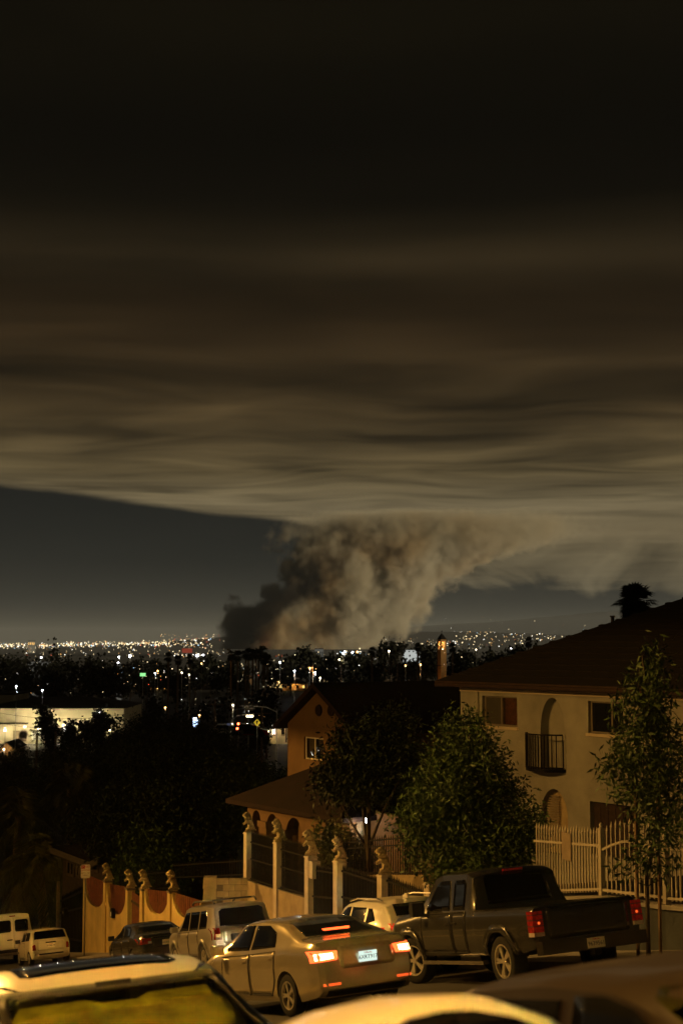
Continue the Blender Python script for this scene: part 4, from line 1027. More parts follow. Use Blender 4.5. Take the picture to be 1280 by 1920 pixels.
lettering('9639561', .088, 'plate_dark', pl_, Matrix.Translation((-3.078, 0, .585)) @ QM); lettering('California', .032, 'sign_red', pl_, Matrix.Translation((-3.078, 0, .654)) @ QM)
lettering('SIERRA', .075, 'chrome', truck, Matrix.Translation((1.42, .998, .78)) @ Matrix(((-1, 0, 0, 0), (0, 0, 1, 0), (0, 1, 0, 0), (0, 0, 0, 1))), 'badge')
lettering('GMC', .06, 'trim', truck, Matrix.Translation((-2.955, -.55, .86)) @ QM, 'badge')

# ---- sedans
def sedan(paint, **kw):
    d = dict(paint=paint, roofw=.74, crown=.05, wr=.32, wx=(-1.38, 1.42),
        top=[(-2.38, .70), (-2.36, .86), (-2.30, 1.02), (-2.15, 1.08), (-1.72, 1.12), (-1.0, 1.37), (-.75, 1.42), (-.2, 1.46), (.30, 1.45), (.55, 1.40), (1.38, 1.02), (1.6, .98), (2.05, .86), (2.30, .70), (2.38, .55)],
        belt=[(-2.38, .66), (-2.34, .90), (-2.1, .98), (-1.5, 1.0), (0, .95), (1.4, .90), (2.1, .76), (2.38, .50)],
        wid=[(-2.38, .70), (-2.30, .80), (-2.1, .865), (-1.5, .905), (0, .915), (1.5, .90), (2.05, .83), (2.25, .72), (2.38, .50)],
        bot=[(-2.38, .40), (-2.2, .26), (-1.8, .20), (1.9, .19), (2.25, .24), (2.38, .36)],
        side_win=[[(-.98, 1.03), (-.10, 1.0), (-.10, 1.36), (-.55, 1.35), (-.85, 1.24)], [(-.02, .995), (.95, .985), (1.02, 1.02), (.42, 1.34), (.25, 1.365), (-.02, 1.365)]],
        doors=[([(-.06, .32), (1.02, .32), (1.05, .90), (-.06, .93)], .10, .82), ([(-1.0, .55), (-.85, .32), (-.10, .32), (-.10, .93), (-1.02, .97)], -.92, .86)],
        panels=[('rear_window', [(-.60, 1.15), (.60, 1.15), (.52, 1.345), (.45, 1.365), (-.45, 1.365), (-.52, 1.345)], 'x-', 'car_glass'),
                ('windshield', [(-.70, 1.06), (.70, 1.06), (.55, 1.36), (-.55, 1.36)], 'x+', 'car_glass'),
                ('boot_lid', rr(-.46, .46, .66, .98, .04), 'x-', paint, .012, .03)],
        mirror=(.95, .94), plate=(0, .78, -2.405, '7LKM482', 'plate_white', -.12))
    d.update(kw); return d
sp = sedan('gold_car', plate=(0, .80, -2.405, '6XRT917', 'plate_lit', -.1))
gold, put, _ = make_car('sedan', 'gold sedan with glowing brake lights driving down the street', 22.2, 8.45, 1, sp, .10)
for sd in (1, -1):
    t = put('tail_light', [(sd * a, b) for a, b in ((.50, .80), (.84, .78), (.84, .94), (.48, .92))], 'x-', 'brake_lit', .015, .03)
    t2 = put('tail_light_core', [(sd * a, b) for a, b in ((.56, .82), (.80, .805), (.80, .895), (.56, .895))], 'x-', 'brake_core', .022, .03, parent=t)
    put('reflector', [(sd * a, b) for a, b in ((.48, .44), (.74, .44), (.74, .475), (.48, .475))], 'x-', 'reflector', .015, .03)
MB().box(-1.50, -1.42, -.22, .22, 1.205, 1.235).build('high_brake_lamp', 'brake_lit', gold)
put('bumper_trim', [(-.66, .29), (.66, .29), (.66, .37), (-.66, .37)], 'x-', 'trim', .008, .03)
lamp('brake_light', (-2.75, 0, .85), 1.2, (1, .15, .04), gold, .4)
sp = sedan('dark_car', plate=(0, .80, -2.405, '5HDN630', 'plate_white', -.1))
dk, put, _ = make_car('sedan', 'dark parked sedan in front of the yellow scalloped wall', s_at(271, 11.6) + 2.35, 12.45, 1, sp)
for sd in (1, -1):
    t = put('tail_light', [(sd * a, b) for a, b in ((.48, .80), (.86, .78), (.86, .96), (.50, .95))], 'x-', 'tail_off', .015, .03)
    put('reverse_lens', [(sd * a, b) for a, b in ((.49, .80), (.60, .80), (.60, .86), (.49, .86))], 'x-', 'lens_clear', .02, .03, parent=t)

# ---- silver SUV with roof rack
UR = .375
sp = dict(cat='SUV', paint='silver_car', roofw=.80, crown=.045, wr=UR, ww=.25, wx=(-1.40, 1.42), hard=.03,
    top=[(-2.36, .95), (-2.33, 1.15), (-2.12, 1.70), (-2.0, 1.75), (-1.2, 1.80), (.2, 1.80), (.5, 1.75), (1.25, 1.22), (1.5, 1.16), (2.15, 1.08), (2.32, .95), (2.38, .7)],
    belt=[(-2.36, .92), (-2.30, 1.10), (-1.9, 1.13), (1.2, 1.08), (2.1, 1.0), (2.38, .65)],
    wid=[(-2.36, .80), (-2.28, .88), (-2.0, .92), (1.6, .92), (2.1, .88), (2.38, .70)],
    bot=[(-2.36, .50), (-2.2, .40), (-1.9, .34), (2.0, .33), (2.38, .42)],
    side_win=[[(-1.72, 1.17), (-1.02, 1.15), (-1.02, 1.62), (-1.52, 1.63), (-1.70, 1.5)], [(-.92, 1.15), (-.08, 1.13), (-.08, 1.62), (-.92, 1.62)], [(.02, 1.13), (.92, 1.12), (.52, 1.55), (.40, 1.61), (.02, 1.62)]],
    doors=[([(-.03, .45), (1.0, .45), (1.02, 1.08), (-.03, 1.10)], .10, .96), ([(-.97, .70), (-.80, .45), (-.07, .45), (-.07, 1.10), (-.97, 1.12)], -.86, .98)],
    arch=[ring_arch(-1.40, UR, .10), ring_arch(1.42, UR, .10)],
    panels=[('rear_window', [(-.66, 1.20), (-.20, 1.14), (.20, 1.14), (.66, 1.20), (.62, 1.58), (.52, 1.64), (-.52, 1.64), (-.62, 1.58)], 'x-', 'car_glass'),
            ('windshield', [(-.70, 1.26), (.70, 1.26), (.60, 1.68), (-.60, 1.68)], 'x+', 'car_glass'),
            ('rear_hatch', rr(-.60, .60, .74, 1.10, .05), 'x-', 'silver_car', .014, .03),
            ('plate_recess', rr(-.40, .40, .80, .99, .03), 'x-', 'trim', .018, .03),
            ('rear_bumper', rr(-.80, .80, .48, .70, .03), 'x-', 'silver_car', .05, .06)],
    mirror=(1.0, 1.10), plate=(0, .88, -2.385, '6KDX214', 'plate_white', -.15))
suv, put, _ = make_car('suv', 'silver SUV with black roof rack and dark rear window parked by the block wall', s_at(404, 11.6) + 2.2, 12.5, 1, sp)
for sd in (1, -1):
    t = put('tail_light', [(sd * a, b) for a, b in ((.66, .86), (.885, .86), (.87, 1.16), (.68, 1.16))], 'x-', 'tail_off', .015, .03)
    put('reverse_lens', [(sd * a, b) for a, b in ((.67, .87), (.80, .87), (.80, 1.0), (.67, 1.0))], 'x-', 'lens_clear', .021, .03, parent=t)
rk = MB()
for sd in (1, -1):
    rk.path([(-1.75, sd * .60, 1.80), (-1.6, sd * .60, 1.88), (.1, sd * .60, 1.89), (.3, sd * .60, 1.82)], .028, 6)
for xx in (-1.4, -.3): rk.path([(xx, -.60, 1.885), (xx, .60, 1.885)], .022, 6)
rk.build('roof_rack', 'trim', suv)
MB().lathe([(.055, 0), (.07, .006), (.055, .014)], 16, 'x', (-2.36, 0, 1.045)).build('emblem_ring', 'chrome', suv)
MB().box(-2.375, -2.36, -.085, .085, 1.035, 1.055).build('emblem_bar', 'chrome', suv)

# ---- white crossover with its lights on
sp = dict(cat='crossover', paint='white_car', roofw=.74, crown=.05, wr=.35, ww=.23, wx=(-1.32, 1.35), hard=.035,
    top=[(-2.22, .85), (-2.18, 1.10), (-1.98, 1.25), (-1.62, 1.52), (-1.2, 1.60), (-.2, 1.66), (.3, 1.63), (.5, 1.58), (1.25, 1.12), (1.5, 1.06), (2.0, .95), (2.2, .80), (2.25, .6)],
    belt=[(-2.22, .82), (-2.1, 1.08), (-1.5, 1.14), (0, 1.06), (1.3, 1.0), (2.0, .88), (2.25, .55)],
    wid=[(-2.22, .74), (-2.1, .86), (-1.8, .91), (1.5, .91), (2.0, .84), (2.25, .6)],
    bot=[(-2.22, .42), (-2.0, .32), (-1.6, .25), (1.8, .24), (2.25, .36)],
    side_win=[[(-1.42, 1.20), (-.95, 1.14), (-.90, 1.46), (-1.1, 1.45)], [(-.85, 1.13), (-.05, 1.11), (-.05, 1.52), (-.80, 1.48)], [(.03, 1.10), (.95, 1.08), (.42, 1.46), (.25, 1.52), (.03, 1.53)]],
    doors=[([(-.01, .38), (1.0, .38), (1.0, 1.02), (-.01, 1.06)], .10, .94), ([(-.95, .6), (-.8, .38), (-.05, .38), (-.05, 1.06), (-.95, 1.09)], -.85, .97)],
    panels=[('rear_window', [(-.58, 1.26), (.58, 1.26), (.50, 1.50), (-.50, 1.50)], 'x-', 'car_glass'),
            ('windshield', [(-.70, 1.16), (.70, 1.16), (.56, 1.53), (-.56, 1.53)], 'x+', 'car_glass'),
            ('rear_hatch', rr(-.55, .55, .66, 1.02, .05), 'x-', 'white_car', .012, .03)],
    mirror=(.95, 1.04), plate=(0, .80, -2.235, '8BVT305', 'plate_white', -.1))
crv, put, _ = make_car('crossover', 'white crossover with chrome roof rails squeezed between pickup and driving sedan', s_at(752, 11.7) + 2.55, 12.6, 1, sp); crv.scale = (1, 1, .94)
for sd in (1, -1):
    t = put('tail_light', [(sd * a, b) for a, b in ((.30, .98), (.88, 1.00), (.88, 1.13), (.62, 1.10), (.30, 1.05))], 'x-', 'tail_on', .015, .03)
    put('fog_lamp', [(sd * a, b) for a, b in ((.56, .50), (.74, .50), (.74, .56), (.56, .56))], 'x-', 'reflector', .015, .03)
    h_ = put('headlight', [(sd * a, b) for a, b in ((.45, .66), (.72, .66), (.74, .80), (.45, .76))], 'x+', 'lamp_warm', .015, .03)
    lamp('headlight_beam', (2.35, sd * .58, .72), 420, (1, .86, .62), crv, .06, R(60), (1, 0, -.02))
rl = MB()
for sd in (1, -1): rl.path([(-1.45, sd * .62, 1.575), (-1.2, sd * .63, 1.64), (-.2, sd * .64, 1.69), (.25, sd * .62, 1.65)], .02, 6)
rl.build('roof_rail', 'chrome', crv)
MB().prism([(-1.35, 1.60), (-1.1, 1.62), (-1.22, 1.70), (-1.32, 1.70)], -.02, .02, lambda a, b, h: (a, h, b)).build('antenna_fin', 'white_car', crv)

# ---- small cream hatchback
sp = dict(cat='car', paint='cream_car', roofw=.82, crown=.05, wr=.30, ww=.19, wx=(-1.22, 1.26), hard=.03,
    top=[(-1.82, .70), (-1.80, .90), (-1.70, 1.02), (-1.42, 1.36), (-1.25, 1.40), (-.2, 1.43), (.35, 1.40), (.5, 1.37), (1.0, 1.00), (1.2, .96), (1.65, .86), (1.8, .7), (1.83, .5)],
    belt=[(-1.82, .68), (-1.75, .93), (-1.5, .96), (0, .92), (1.0, .89), (1.6, .8), (1.83, .46)],
    wid=[(-1.82, .66), (-1.72, .78), (-1.4, .84), (1.2, .84), (1.6, .78), (1.83, .55)],
    bot=[(-1.82, .36), (-1.65, .24), (-1.3, .20), (1.5, .18), (1.83, .3)],
    side_win=[[(-1.28, .99), (-.35, .97), (-.35, 1.31), (-1.12, 1.31), (-1.2, 1.26)], [(-.28, .97), (.75, .95), (.42, 1.25), (.32, 1.31), (-.28, 1.32)]],
    doors=[([(-.32, .28), (.85, .28), (.88, .88), (-.32, .91)], -.2, .80)],
    panels=[('rear_window', [(-.66, 1.02), (.66, 1.02), (.60, 1.33), (-.60, 1.33)], 'x-', 'car_glass'), ('windshield', [(-.66, 1.02), (.66, 1.02), (.58, 1.33), (-.58, 1.33)], 'x+', 'car_glass'),
            ('rear_hatch', rr(-.56, .56, .56, .94, .05), 'x-', 'cream_car', .012, .03), ('bumper_trim', [(-.66, .40), (.66, .40), (.66, .46), (-.66, .46)], 'x-', 'trim', .012, .03),
            ('hatch_handle', [(-.22, .85), (.22, .85), (.20, .885), (-.20, .885)], 'x-', 'trim', .024, .04)],
    mirror=(.70, .90), mirror_mat='trim', plate=(0, .755, -1.842, '5TGB148', 'plate_white', -.1))
mini, put, _ = make_car('hatchback', 'small cream hatchback parked behind the white van', s_at(66, 11.6) + 1.5, 12.4, 1, sp); mini.scale = (1.03, 1.05, 1.06)
for sd in (1, -1):
    t = put('tail_light', [(sd * a, b) for a, b in ((.62, .60), (.74, .60), (.74, .78), (.68, .84), (.63, .82))], 'x-', 'tail_off', .015, .03)
    put('bumper_lamp', [(sd * a, b) for a, b in ((.50, .405), (.64, .405), (.64, .45), (.50, .45))], 'x-', 'lens_clear', .018, .03)
# ---- white van
sp = dict(cat='van', paint='white_car', roofw=.80, crown=.06, wr=.36, ww=.23, wx=(-1.7, 1.75), hard=.03,
    top=[(-2.75, 1.0), (-2.72, 1.25), (-2.62, 2.0), (-2.52, 2.08), (-1, 2.12), (1.2, 2.10), (1.5, 2.0), (2.1, 1.35), (2.35, 1.2), (2.7, 1.05), (2.8, .7)],
    belt=[(-2.75, .97), (-2.7, 1.2), (-2.4, 1.22), (2.0, 1.2), (2.6, 1.0), (2.8, .65)],
    wid=[(-2.75, .90), (-2.66, .97), (-2.4, 1.0), (2.0, 1.0), (2.5, .93), (2.8, .75)],
    bot=[(-2.75, .55), (-2.5, .42), (-2.2, .36), (2.4, .36), (2.8, .5)],
    side_win=[[(-2.35, 1.28), (-1.4, 1.28), (-1.4, 1.85), (-2.3, 1.85)], [(-1.3, 1.28), (-.4, 1.28), (-.4, 1.85), (-1.3, 1.85)], [(1.0, 1.26), (1.75, 1.26), (1.4, 1.82), (1.0, 1.84)]],
    panels=[('rear_door', rr(-.80, -.012, .62, 1.92, .05), 'x-', 'white_car', .012, .03), ('rear_door', rr(.012, .80, .62, 1.92, .05), 'x-', 'white_car', .012, .03),
            ('rear_window', rr(-.72, -.09, 1.32, 1.82, .06), 'x-', 'car_glass', .018, .03), ('rear_window', rr(.09, .72, 1.32, 1.82, .06), 'x-', 'car_glass', .018, .03),
            ('windshield', [(-.8, 1.4), (.8, 1.4), (.7, 1.95), (-.7, 1.95)], 'x+', 'car_glass'), ('door_handle', [(.05, .98), (.30, .98), (.30, 1.03), (.05, 1.03)], 'x-', 'trim', .026, .04),
            ('high_brake_lamp', [(-.14, 1.96), (.14, 1.96), (.14, 2.0), (-.14, 2.0)], 'x-', 'tail_off', .014, .03)],
    mirror=(1.75, 1.3), mirror_mat='trim', bigm=True)
van, put, _ = make_car('van', 'white van with two rear door windows parked at the far left', 72.4, 12.0, 1, sp); van.scale = (1, 1, 1.11)
for sd in (1, -1): put('tail_light', [(sd * a, b) for a, b in ((.84, .85), (.93, .85), (.92, 1.2), (.84, 1.2))], 'x-', 'tail_off', .014, .03)
MB().box(-2.86, -2.74, -.9, .9, .48, .62).build('rear_bumper', 'trim', van)

pm('windshield_glow_panel', (.46, .41, .11), .8, var_col=(.07, .06, .02), vscale=2.6)  # added panel, coloured as the yellow-green glow behind the windshield
# ---- near cars at the bottom of the picture, noses towards the camera
sp = dict(cat='car', paint='white_car', roofw=.80, crown=.06, wr=.35, ww=.23, wx=(-1.35, 1.4), hard=.06, group=None,
    top=[(-2.25, .85), (-2.2, 1.05), (-1.95, 1.15), (-1.5, 1.38), (-1.1, 1.49), (-.6, 1.545), (-.25, 1.545), (.1, 1.50), (.30, 1.45), (.42, 1.40), (1.30, 1.0), (1.55, .98), (2.1, .85), (2.3, .70), (2.36, .5)],
    belt=[(-2.25, .8), (-2.1, 1.03), (-1.5, 1.05), (0, 1.0), (1.35, .94), (2.1, .78), (2.36, .46)],
    wid=[(-2.25, .75), (-2.1, .88), (-1.7, .94), (1.5, .94), (2.1, .86), (2.36, .6)],
    bot=[(-2.25, .4), (-2.0, .28), (-1.6, .22), (1.9, .22), (2.36, .35)],
    side_win=[[(-1.3, 1.08), (-.12, 1.06), (-.12, 1.42), (-.8, 1.42)], [(-.02, 1.05), (.95, 1.04), (.38, 1.40), (.2, 1.44), (-.02, 1.45)]],
    doors=[([(-.06, .34), (1.02, .34), (1.05, .94), (-.06, .99)], .10, .86), ([(-1.0, .6), (-.8, .34), (-.1, .34), (-.1, .99), (-1.02, 1.02)], -.92, .90)],
    panels=[('rear_window', [(-.60, 1.18), (.60, 1.18), (.52, 1.40), (-.52, 1.40)], 'x-', 'car_glass')], mirror=(1.0, .84),
    open_front=(.46, 1.24, 1.02, .70))
whc, put, _ = make_car('car', 'white car with a black sunroof and yellowish windshield at the bottom left', 9.25, 2.22, -1, sp); whc.scale = (1, 1, .96)
put('windshield', [(-.74, 1.05), (.74, 1.05), (.72, 1.30), (.64, 1.395), (-.64, 1.395), (-.72, 1.30)], 'x+', 'windshield_glass', .004, .012)
put('windshield_band', [(-.70, 1.365), (.70, 1.365), (.68, 1.405), (-.68, 1.405)], 'x+', 'trim', .009, .012)
for sd in (1, -1): put('pillar_trim', [(sd * a, b) for a, b in ((.72, 1.05), (.78, 1.05), (.70, 1.38), (.645, 1.38))], 'x+', 'trim', .009, .012)
put('windshield_glow_panel', [(-.68, 1.02), (.68, 1.02), (.70, 1.30), (.60, 1.352), (.20, 1.352), (.12, 1.325), (-.10, 1.325), (-.20, 1.35), (-.60, 1.345), (-.70, 1.25)], 'x+', 'windshield_glow_panel', -.035, .02)
put('sunroof', rr(-.52, .13, -.52, .52, .06), 'z+', 'car_glass', .006, .02)
for sy in (.38, -.38):
    st = MB().prism([(-.30, .55), (-.10, .50), (-.28, 1.15), (-.42, 1.15)], sy - .25, sy + .25, lambda a, b, h: (a + .15, h, b)).prism([(-.20, .50), (.35, .50), (.38, .60), (-.2, .62)], sy - .25, sy + .25, lambda a, b, h: (a + .15, h, b)).build('front_seat', 'seat_beige', whc)
    MB().prism([(-.30, 1.17), (-.20, 1.17), (-.22, 1.36), (-.32, 1.36)], sy - .13, sy + .13, lambda a, b, h: (a + .05, h, b)).build('headrest', 'seat_beige', st)
MB().prism([(.55, .75), (1.25, .75), (1.25, 1.0), (.72, .98)], -.70, .70, lambda a, b, h: (a, h, b)).build('dashboard', 'seat_beige', whc)
MB().lathe([(.16, -.012), (.19, -.012), (.19, .012), (.16, .012)], 20, 'x', (.48, .38, .92)).build('steering_wheel', 'trim', whc)
MB().box(.42, .46, -.11, .11, 1.36, 1.42).build('inner_mirror', 'trim', whc)

# round little car right in front of the camera
sp = dict(cat='car', paint='white_car', roofw=.78, crown=.34, wr=.32, ww=.19, wx=(-1.2, 1.2), hard=.08,
    top=[(-2.0, .6), (-1.9, .8), (-1.5, 1.05), (-1.0, 1.32), (-.5, 1.44), (-.1, 1.51), (.22, 1.515), (.34, 1.485), (.95, 1.02), (1.3, .92), (1.7, .76), (1.95, .55), (2.0, .45)],
    belt=[(-2.0, .55), (-1.8, .72), (-1.2, .92), (0, .92), (.9, .88), (1.6, .68), (2.0, .40)],
    wid=[(-2.0, .40), (-1.8, .56), (-1.2, .66), (1.2, .66), (1.7, .56), (2.0, .38)],
    bot=[(-2.0, .35), (-1.7, .25), (1.7, .25), (2.0, .32)],
    side_win=[[(-1.0, .98), (-.1, .98), (-.1, 1.25), (-.7, 1.22)], [(0, .98), (.72, .97), (.35, 1.2), (0, 1.26)]],
    doors=[([(-.06, .36), (.85, .36), (.88, .86), (-.06, .90)], .06, .80)],
    panels=[('rear_window', [(-.40, 1.10), (.40, 1.10), (.32, 1.34), (-.32, 1.34)], 'x-', 'car_glass')])
bug, put, _ = make_car('car', 'rounded white car with dark windshield at the bottom centre', 3.62, 1.80, -1, sp); bug.scale = (1, 1, .955)
ws = [(-.52, 1.0), (.52, 1.0)] + [(.46 * math.cos(a), 1.06 + .415 * math.sin(a) ** .9) for a in (0.25, .5, .8, 1.1, 1.35, 1.5708, 1.79, 2.04, 2.34, 2.64, 2.89)]
put('windshield', ws, 'x+', 'car_glass', .005, .02)
# dark car on the right
sp = dict(cat='car', paint='brown_roof', roofw=.80, crown=.05, wr=.33, ww=.21, wx=(-1.35, 1.4), hard=.06,
    top=[(-2.3, .8), (-2.2, 1.0), (-1.8, 1.08), (-1.25, 1.36), (-.95, 1.43), (-.3, 1.47), (.25, 1.45), (.45, 1.40), (1.30, 1.0), (1.55, .95), (2.1, .82), (2.3, .66), (2.36, .5)],
    belt=[(-2.3, .76), (-2.1, .96), (-1.5, 1.0), (0, .96), (1.35, .91), (2.1, .75), (2.36, .46)],
    wid=[(-2.3, .75), (-2.1, .86), (-1.7, .92), (1.5, .92), (2.1, .84), (2.36, .6)],
    bot=[(-2.3, .4), (-2.0, .28), (-1.6, .22), (1.9, .22), (2.36, .35)],
    side_win=[[(-1.05, 1.03), (-.12, 1.01), (-.12, 1.35), (-.7, 1.34)], [(-.02, 1.0), (.95, .99), (.38, 1.33), (.2, 1.37), (-.02, 1.37)]],
    doors=[([(-.06, .34), (1.02, .34), (1.05, .90), (-.06, .94)], .10, .82)],
    panels=[('rear_window', [(-.60, 1.10), (.60, 1.10), (.52, 1.33), (-.52, 1.33)], 'x-', 'car_glass')], mirror=(.95, .96), open_front=(.50, 1.24, 1.0, .70))
drk, put, _ = make_car('car', 'dark car roof filling the bottom right corner', 4.75, 3.85, -1, sp); drk.scale = (1, 1, .92)
put('windshield', [(-.74, 1.02), (.74, 1.02), (.68, 1.36), (.60, 1.395), (-.60, 1.395), (-.68, 1.36)], 'x+', 'windshield_glass', .004, .012)
MB().prism([(.55, .72), (1.25, .72), (1.25, .97), (.72, .95)], -.70, .70, lambda a, b, h: (a, h, b)).build('dashboard', 'seat_beige', drk)
for sy in (.36, -.36):
    MB().prism([(-.20, .55), (.05, .50), (-.12, 1.15), (-.26, 1.15)], sy - .25, sy + .25, lambda a, b, h: (a, h, b)).build('front_seat', 'seat_beige', drk)
# ================================================================ vegetation
def np_mesh(name, V, F, mat):
    me = bpy.data.meshes.new(name); n, k = F.shape
    me.vertices.add(len(V)); me.vertices.foreach_set('co', V.astype(np.float32).ravel())
    me.loops.add(n * k); me.loops.foreach_set('vertex_index', F.astype(np.int32).ravel())
    me.polygons.add(n); me.polygons.foreach_set('loop_start', np.arange(0, n * k, k, dtype=np.int32)); me.polygons.foreach_set('loop_total', np.full(n, k, dtype=np.int32))
    me.update(); me.validate(); me.materials.append(M(mat)); return me
def unit(rng, n):
    v_ = rng.normal(size=(n, 3)); return v_ / np.linalg.norm(v_, axis=1, keepdims=True)
def leaves(rng, C, spread, per, size, asp, droop=.3):
    """rhombic leaves scattered round the clump centres C"""
    n = len(C) * per
    base = np.repeat(C, per, axis=0) + rng.normal(size=(n, 3)) * spread
    d = unit(rng, n); d[:, 2] -= droop; d /= np.linalg.norm(d, axis=1, keepdims=True)
    sd = np.cross(d, unit(rng, n)); sd /= np.linalg.norm(sd, axis=1, keepdims=True) + 1e-6
    L = size * rng.uniform(.6, 1.3, (n, 1)); Wd = L * asp
    V = np.stack([base, base + d * L * .45 + sd * Wd, base + d * L, base + d * L * .45 - sd * Wd], 1).reshape(-1, 3)
    return V, np.arange(n * 4).reshape(-1, 4)
def crown_pts(rng, lobes, n, shell=.55):
    w_ = np.array([a * b * c for _, (a, b, c) in lobes]) ** .66; idx = rng.choice(len(lobes), n, p=w_ / w_.sum())
    c = np.array([q[0] for q in lobes])[idx]; r = np.array([q[1] for q in lobes])[idx]
    return c + unit(rng, n) * r * (rng.uniform(0, 1, (n, 1)) ** .5 * (1 - shell) + shell * rng.uniform(.75, 1.05, (n, 1)))
def tree(name, base, lobes, label, clumps, per, size, asp, spread, leafmat, trunk, cat='tree', group=None, seed=1, droop=.3, limbs=True, bark='bark', lean=(0, 0), kids=None):
    rng = np.random.default_rng(seed); e = empty(name, base); tag(e, label, cat, group)
    C = crown_pts(rng, lobes, clumps); V, F = leaves(rng, C, spread, per, size, asp, droop)
    o = link(bpy.data.objects.new('crown', np_mesh('crown', V, F, leafmat)), e)
    mb = MB(); th, tr = trunk
    mid = Vector((lean[0] * .5 + .05 * th, lean[1] * .5, th * .5)); top = Vector((lean[0], lean[1], th))
    mb.path([Vector((0, 0, -.3)), Vector((lean[0] * .25, 0, th * .25)), mid, top], [tr * 1.25, tr, tr * .85, tr * .6], 8)
    if limbs:
        for k in range(7):
            c = C[int(rng.integers(len(C)))]; m_ = (top + Vector(c)) / 2 + Vector((0, 0, .1 * th * rng.uniform(-1, 1)))
            mb.path([top * rng.uniform(.75, 1.0), m_, Vector(c)], [tr * .45, tr * .28, tr * .1], 5)
    mb.build('trunk', bark, e, True); return e
def lob(rng, n, rx, ry, z0, z1, r0, r1):
    return [((rng.uniform(-rx, rx), rng.uniform(-ry, ry), rng.uniform(z0, z1)), (rng.uniform(r0, r1),) * 2 + (rng.uniform(r0, r1) * .85,)) for _ in range(n)]

# leafy street tree by the pickup
b = atl(835, 1690, 14.7); s_, l_ = sl(b); b.z = G(s_, 14.7) + .15
def zz(py, px=870): return atl(px, py, 14.7).z - b.z
def xx_(px): return (atl(px, 1500, 14.7) - atl(835, 1500, 14.7)).dot(Vector((1, 0, 0)))
lobes = []
for px, py, r in ((870, 1350, .30), (880, 1385, .55), (850, 1420, .6), (905, 1430, .6), (830, 1475, .8), (890, 1480, .9), (940, 1500, .7), (810, 1530, .8), (870, 1550, .95), (935, 1565, .85), (975, 1545, .6), (800, 1585, .65), (860, 1620, .75), (925, 1625, .75), (970, 1600, .5), (990, 1570, .35), (775, 1530, .4), (845, 1370, .3)):
    q = at(px, py, b.y) - Vector(b); lobes.append(((q.x, rnd.uniform(-.5, .5), q.z), (r, r, r * .8)))
tree('street_tree', b, lobes, 'bushy green street tree between the pickup and the lion fence', 2200, 15, .125, .17, .15, 'leaf', (2.1, .10), seed=3, lean=(-.2, 0))
# staked sapling on the right
b = atl(1213, 1700, 14.6); s_, _ = sl(b); b.z = G(s_, 14.6) + .15
lobes = []
for px, py, r in ((1230, 1228, .16), (1222, 1255, .28), (1200, 1285, .35), (1235, 1300, .38), (1190, 1335, .42), (1235, 1350, .42), (1215, 1385, .5), (1180, 1400, .38), (1255, 1410, .42), (1165, 1450, .38), (1205, 1455, .5), (1250, 1465, .5), (1180, 1500, .35), (1235, 1520, .5), (1265, 1540, .38), (1215, 1570, .25), (1200, 1605, .25), (1165, 1625, .22), (1245, 1600, .25)):
    q = at(px, py, b.y) - Vector(b); lobes.append(((q.x, rnd.uniform(-.3, .3), q.z), (r, r, r)))
e = tree('sapling', b, lobes, 'slim young tree tied to two wooden stakes beside the tailgate', 540, 13, .15, .13, .10, 'leaf', (5.2, .035), seed=5, droop=.55)
for sx in (-.17, .22):
    MB().tube((sx, .05, -.2), (sx, .02, 3.3), .032, n=7).build('stake', 'wood_stake', e)
MB().path([(-.17, .03, 1.25), (.0, -.06, 1.2), (.22, .03, 1.3)], .012, 5).build('tie', 'trim', e)
# dark tree in the yard of the tan house
b = at(690, 1600, 43.5); b.z = -9.4
lobes = []
for px, py, r in ((735, 1360, .7), (690, 1390, .9), (660, 1430, 1.0), (720, 1430, 1.1), (645, 1460, .85), (690, 1465, .95), (745, 1450, .95), (615, 1475, .5), (765, 1410, .6), (640, 1380, .35), (780, 1480, .5)):
    q = at(px, py, 43.5) - Vector(b); lobes.append(((q.x, rnd.uniform(-.7, .7), q.z), (r, r, r * .75)))
tree('yard_tree', b, lobes, 'dark spreading tree over the lit porch of the tan house', 1500, 13, .17, .17, .2, 'leaf_dimmed', (3.3, .12), seed=8)
# bushes by the porch window
for px, py, Y, r, lab in ((618, 1575, 46, .75, 'leafy shrub under the porch window of the tan house'), (650, 1585, 45.5, .6, 'smaller leafy shrub next to the lit porch column')):
    b = at(px, py, Y); b.z = b.z - 1.2
    tree('shrub', b, [((0, 0, 1.2), (r * .8, r * .6, r)), ((.3, 0, .7), (r * .7, r * .6, r * .8)), ((-.3, 0, .6), (r * .7, r * .6, r * .8))], lab, 160, 9, .22, .14, .14, 'leaf_light', (1.0, .04), 'shrub', seed=px)
